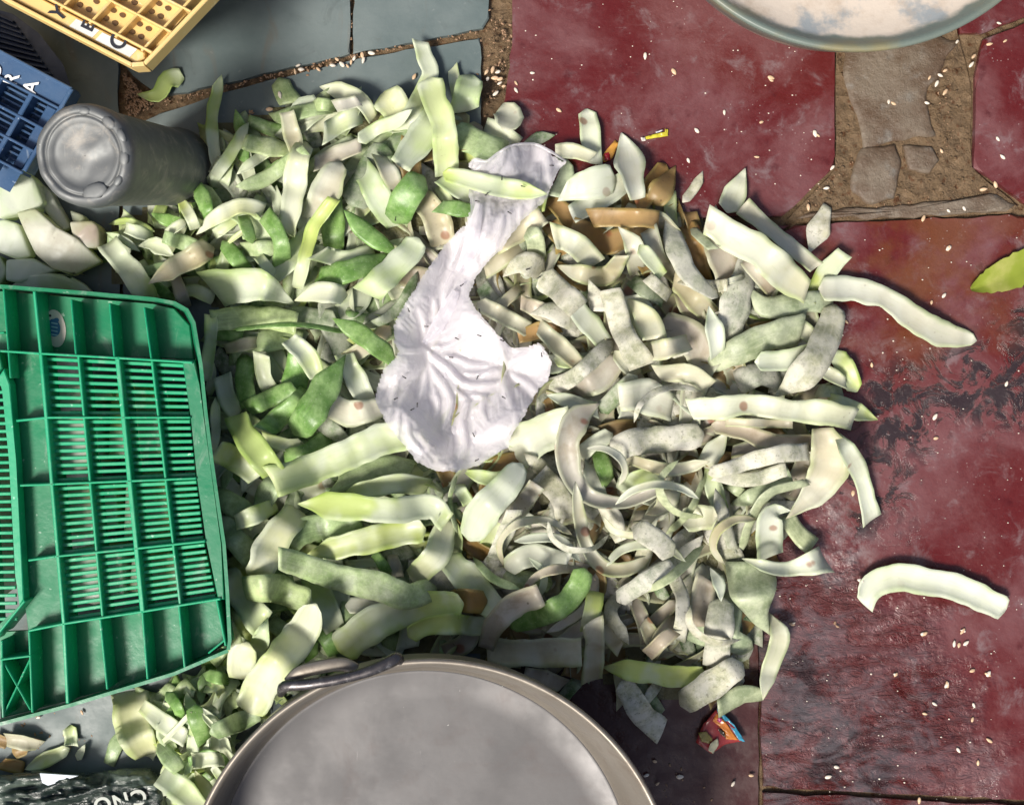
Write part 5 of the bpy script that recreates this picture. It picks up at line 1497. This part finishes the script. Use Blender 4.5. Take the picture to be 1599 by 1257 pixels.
# ------------------------------------------------------------------ seeds
def seed_mesh(seed):
    bm = bmesh.new(); bmesh.ops.create_icosphere(bm, subdivisions=2, radius=1)
    for p in bm.verts:
        tpr = 1 - .35 * max(0, p.co.x); p.co.y *= .52 * tpr; p.co.z *= .30; p.co.x *= 1.0
        p.co *= .0042
        p.co.z += .0003 * mn.noise(p.co * 300 + Vector((seed, 0, 0)))
    return bm_mesh(bm, 'seed', True)
SM1 = [seed_mesh(k) for k in range(4)]
for k, m_ in enumerate(SM1): m_.materials.append(SEEDW if k % 2 else SEEDM)
seeds = []
def sd(win, txt):
    a, b, s_ = win
    for t_ in txt.split(): x, y = t_.split(','); seeds.append((a + float(x) / s_, b + float(y) / s_))
sd((1000, 0, 2.669), '545,335 350,470 505,510 235,545 740,565 728,558 485,655 1320,175 1390,235 1380,270 1270,295 1250,315 1205,325 1235,350 1270,385 1035,425 1055,432 1195,430 1255,630 775,785 700,865 800,700 1430,790 1285,880 1180,910 1350,870 1285,1035 1495,98 1520,172 1490,580 1455,185 1510,655 1480,770 200,670 140,300 20,235 545,325')
sd(WIN['M'], '830,135 735,440 1155,895 760,1200 755,1080 400,790 805,400 258,548')
sd(WIN['N'], '120,860 765,910 955,895 935,965 970,955 625,1110 875,1160 415,220 452,648 1000,1090 1080,1105')
sd(WIN['K'], '770,170 1240,205 1380,195 1140,350 1325,385 1420,460 1245,490 1280,455 1475,585 1365,620 1435,665 930,680 1225,800 560,740 280,660 370,715 625,710 250,710 290,740 900,715 1415,510 1350,240 1470,350 480,590')
sd(WIN['B'], '375,30 400,40 385,70 410,95 430,110 390,145 490,95 490,130 700,228 570,45 345,40 350,75 410,75')
sd(WIN['A'], '520,165 505,195 535,185 710,135 735,160 762,168 795,130 835,115 880,105 1090,220 840,140 780,150 430,310 380,380 690,165 620,185')
sd((0, 700, 1), '60,420 128,412 38,404')
def single_out(L_):
    """unique labels: part of the surface, then order from the left"""
    g = {}
    for o, x, y, lb in L_: g.setdefault(lb, []).append((o, x, y))
    for lb, m_ in g.items():
        xs = sorted(q[1] for q in m_); ys = sorted(q[2] for q in m_); n = len(m_); c = {}
        for o, x, y in m_:
            r = ('upper', 'middle', 'lower')[min(2, int(3 * (y - ys[0]) / (ys[-1] - ys[0] + 1)))]; k = ('left', 'centre', 'right')[min(2, int(3 * (x - xs[0]) / (xs[-1] - xs[0] + 1)))]
            c.setdefault(r + ' ' + k, []).append((x, o))
        for nm, q in c.items():
            q.sort(key=lambda e: e[0])
            for k, (x, o) in enumerate(q):
                o['label'] = '%s, %s part' % (lb, nm) + ('' if len(q) == 1 else ', ' + ('leftmost' if k == 0 else 'rightmost' if k == len(q) - 1 else (ORD + ['eleventh', 'twelfth', 'thirteenth', 'fourteenth', 'fifteenth'])[k] + ' from left'))
SEEDO = []
for i, (x, y) in enumerate(seeds):
    hx, hy, _ = W(x, y); r, cc = cell(np.array([hx]), np.array([hy])); z = max(.0030, float(H[r[0], cc[0]]) + .0012)
    o = bpy.data.objects.new('seed', SM1[i % 4]); COL.objects.link(o); hx, hy, _ = W(x, y, z); o.location = (hx, hy, z)
    rs = random.Random(i); o.rotation_euler = (rs.uniform(-.2, .2), rs.uniform(-.15, .15), rs.uniform(0, 6.28)); s_ = rs.uniform(.62, 1.05); o.scale = (s_, s_ * rs.uniform(.85, 1.15), s_)
    if x < 770: lb, g_ = 'beige seed on the grey slate', 'seeds on the slate'
    elif 1306 < x < 1530 and y < 335: lb, g_ = 'beige seed in the earth patch', 'seeds in the earth patch'
    elif y < 345: lb, g_ = 'beige seed on the upper red tile', 'seeds on the upper red tile'
    elif x < 1190: lb, g_ = 'pale seed on the pan-shadow slab', 'seeds on the dark slab'
    else: lb, g_ = 'pale seed on the large red tile', 'seeds on the large red tile'
    tag(o, lb, 'seed', g_); SEEDO.append((o, x, y, lb))
single_out(SEEDO)
# seeds and grit packed into the slate joints: too many to count
bm = bmesh.new(); rs = random.Random(5)
def grit(p0, p1, n, wd, sz=(.5, 1.0), hz=0):
    for _ in range(n):
        t_ = rs.random(); x = p0[0] + (p1[0] - p0[0]) * t_ + rs.gauss(0, wd); y = p0[1] + (p1[1] - p0[1]) * t_ + rs.gauss(0, wd)
        s_ = .0028 * rs.uniform(*sz); p = W(x, y, 0)
        bmesh.ops.create_icosphere(bm, subdivisions=1, radius=1, matrix=Matrix.Translation((p[0], p[1], hz - .001 + s_ * .3)) @ Matrix.Rotation(rs.uniform(0, 6), 4, 'Z') @ Matrix.Diagonal((s_, s_ * .55, s_ * .4, 1)))
for _ in range(190):
    a, b = rs.random(), rs.random()
    if a + b > 1: a, b = 1 - a, 1 - b
    x = 192 + 50 * a + 8 * b; y = 112 + 50 * a + 72 * b
    grit((x, y), (x, y), 1, 1.5)
grit((255, 160), (335, 141), 16, 2.5); grit((335, 141), (480, 106), 46, 1.8, (.4, .8)); grit((470, 108), (560, 86), 26, 3.5); grit((560, 84), (750, 50), 22, 2.5, (.4, .8)); grit((548, -20), (549, 88), 22, 1.3, (.3, .7))
grit((775, 20), (772, 190), 60, 9, (.3, .8)); grit((790, 30), (790, 110), 20, 8)
grit((1325, 330), (1500, 310), 30, 12, (.2, .6)); grit((1470, 110), (1500, 250), 26, 10, (.2, .6)); grit((1260, 320), (1330, 250), 24, 8, (.2, .6))
grit((20, 1130), (120, 1150), 24, 14, (.4, 1)); grit((160, 1130), (60, 1180), 16, 14, (.3, .8))
grit((1010, 1215), (1100, 1240), 12, 14, (.4, .9))
tag(link('joint_grit', bm_mesh(bm, 'joint_grit', True), HUSK), 'seeds and brown grit packed into the floor joints', 'grit', kind='stuff')
bm = bmesh.new()
for _ in range(230):
    x = rs.uniform(1190, 1599); y = rs.uniform(350, 1257)
    if _ > 170: x = rs.uniform(800, 1300); y = rs.uniform(0, 300)
    s_ = .0009 * rs.uniform(.4, 1.3); p = W(x, y)
    bmesh.ops.create_icosphere(bm, subdivisions=1, radius=1, matrix=Matrix.Translation((p[0], p[1], .0018 + s_ * .4)) @ Matrix.Diagonal((s_, s_ * rs.uniform(.5, 1), s_ * .5, 1)))
tag(link('crumbs', bm_mesh(bm, 'crumbs'), SEEDW), 'tiny pale crumbs strewn over the red tiles', 'crumbs', kind='stuff')

bm = bmesh.new()
EP = [(1304, 90), (1318, 90), (1335, 230), (1330, 320), (1240, 346), (1305, 264)]; EP2 = [(1450, 120), (1490, 80), (1518, 140), (1516, 262), (1585, 320), (1400, 320), (1400, 275), (1470, 270), (1455, 220)]
for PG, nn_ in ((EP, 170), (EP2, 420), ([(770, 20), (790, 20), (800, 90), (778, 195), (762, 195)], 110)):
    k = 0
    while k < nn_:
        x = rs.uniform(min(p[0] for p in PG), max(p[0] for p in PG)); y = rs.uniform(min(p[1] for p in PG), max(p[1] for p in PG))
        if not inpoly(x, y, PG): continue
        k += 1; s_ = .0011 * rs.uniform(.5, 1) * (2.6 if rs.random() < .15 else 1); p = W(x, y)
        bmesh.ops.create_icosphere(bm, subdivisions=1, radius=1, matrix=Matrix.Translation((p[0], p[1], -.001 + s_ * .2)) @ Matrix.Rotation(rs.uniform(0, 6), 4, 'Z') @ Matrix.Diagonal((s_, s_ * rs.uniform(.5, .9), s_ * .5, 1)))
tag(link('earth_clods', bm_mesh(bm, 'earth_clods', True), EARTH), 'crumbled brown earth clods in the broken joints between tiles', 'earth', kind='stuff')

# husk shreds
def husk(px, py, seed, label):
    rs = random.Random(seed); bm = bmesh.new()
    for k in range(6):
        a = rs.uniform(0, 6.28); l = rs.uniform(.003, .006); d_ = Vector((math.cos(a), math.sin(a), rs.uniform(0, .5))); s_ = d_.cross(Vector((0, 0, 1))).normalized() * .0012
        p = [Vector((0, 0, .001)) - s_ * .5, d_ * l * .6 - s_, d_ * l, d_ * l * .6 + s_]
        bm.faces.new([bm.verts.new(q_ + Vector((0, 0, k * .0002))) for q_ in p])
    x, y, _ = W(px, py); o = link('husk', bm_mesh(bm, 'husk'), HUSK, None, (x, y, .002)); tag(o, label, 'husk')
husk(391, 179, 1, 'star-shaped brown husk on slate above the pointed green blades')
husk(617, 142, 2, 'small brown husk on slate left of the tallest peel')
husk(1302, 975, 4, 'dark husk scrap on the wet red tile near the lone curved peel')

# ------------------------------------------------------------------ insects
bm = bmesh.new()
for x, r in ((-.0016, .0008), (0, .0006), (.0012, .00055)):
    bmesh.ops.create_icosphere(bm, subdivisions=1, radius=1, matrix=Matrix.Translation((x, 0, .0007)) @ Matrix.Diagonal((r * 1.5, r * .9, r * .8, 1)))
for sgn in (-1, 1):
    for x in (-.0006, 0, .0006):
        vs = [bm.verts.new(q_) for q_ in ((x, 0, .0008), (x + .0001, 0, .0007), (x * 2.2 + .0001, sgn * .0014, 0), (x * 2.2, sgn * .0014, .0001))]; bm.faces.new(vs)
am = bm_mesh(bm, 'ant', True); am.materials.append(ANT)
ants = [(570 + x / 4.488, 200 + y / 4.488) for x, y in ((1305, 265), (960, 350), (790, 515), (850, 468), (1015, 597), (680, 1098), (1110, 412), (1145, 990), (1215, 1050), (215, 635))]
ants += [(570 + x / 4.191, 460 + y / 4.191) for x, y in ((285, 100), (400, 210), (605, 290), (745, 268), (560, 410), (255, 540), (205, 680), (310, 750), (342, 725), (735, 545), (910, 675), (710, 915), (735, 1080), (1155, 392), (970, 330), (895, 300), (795, 170), (750, 110))]
ANTO = []
for i, (x, y) in enumerate(ants):
    z = .05
    for _ in range(2):
        hx, hy, _z = W(x, y, z); r, cc = cell(np.array([hx]), np.array([hy])); z = float(H[max(0, r[0] - 1):r[0] + 2, max(0, cc[0] - 1):cc[0] + 2].max())
    o = bpy.data.objects.new('fly', am); COL.objects.link(o); o.location = (hx, hy, z + .0006); rs = random.Random(i + 50); o.rotation_euler = (0, 0, rs.uniform(0, 6.28)); o.scale = (1.15,) * 3
    on = inpoly(x, y, BAG)
    lb = 'tiny black insect on the white bag' if on else 'tiny black insect on peels near the bag'
    tag(o, lb, 'insect', 'insects on the bag' if on else 'insects on the peels'); ANTO.append((o, x, y, lb))
single_out(ANTO)
print('peels', TRACED, 'maxH', H.max())
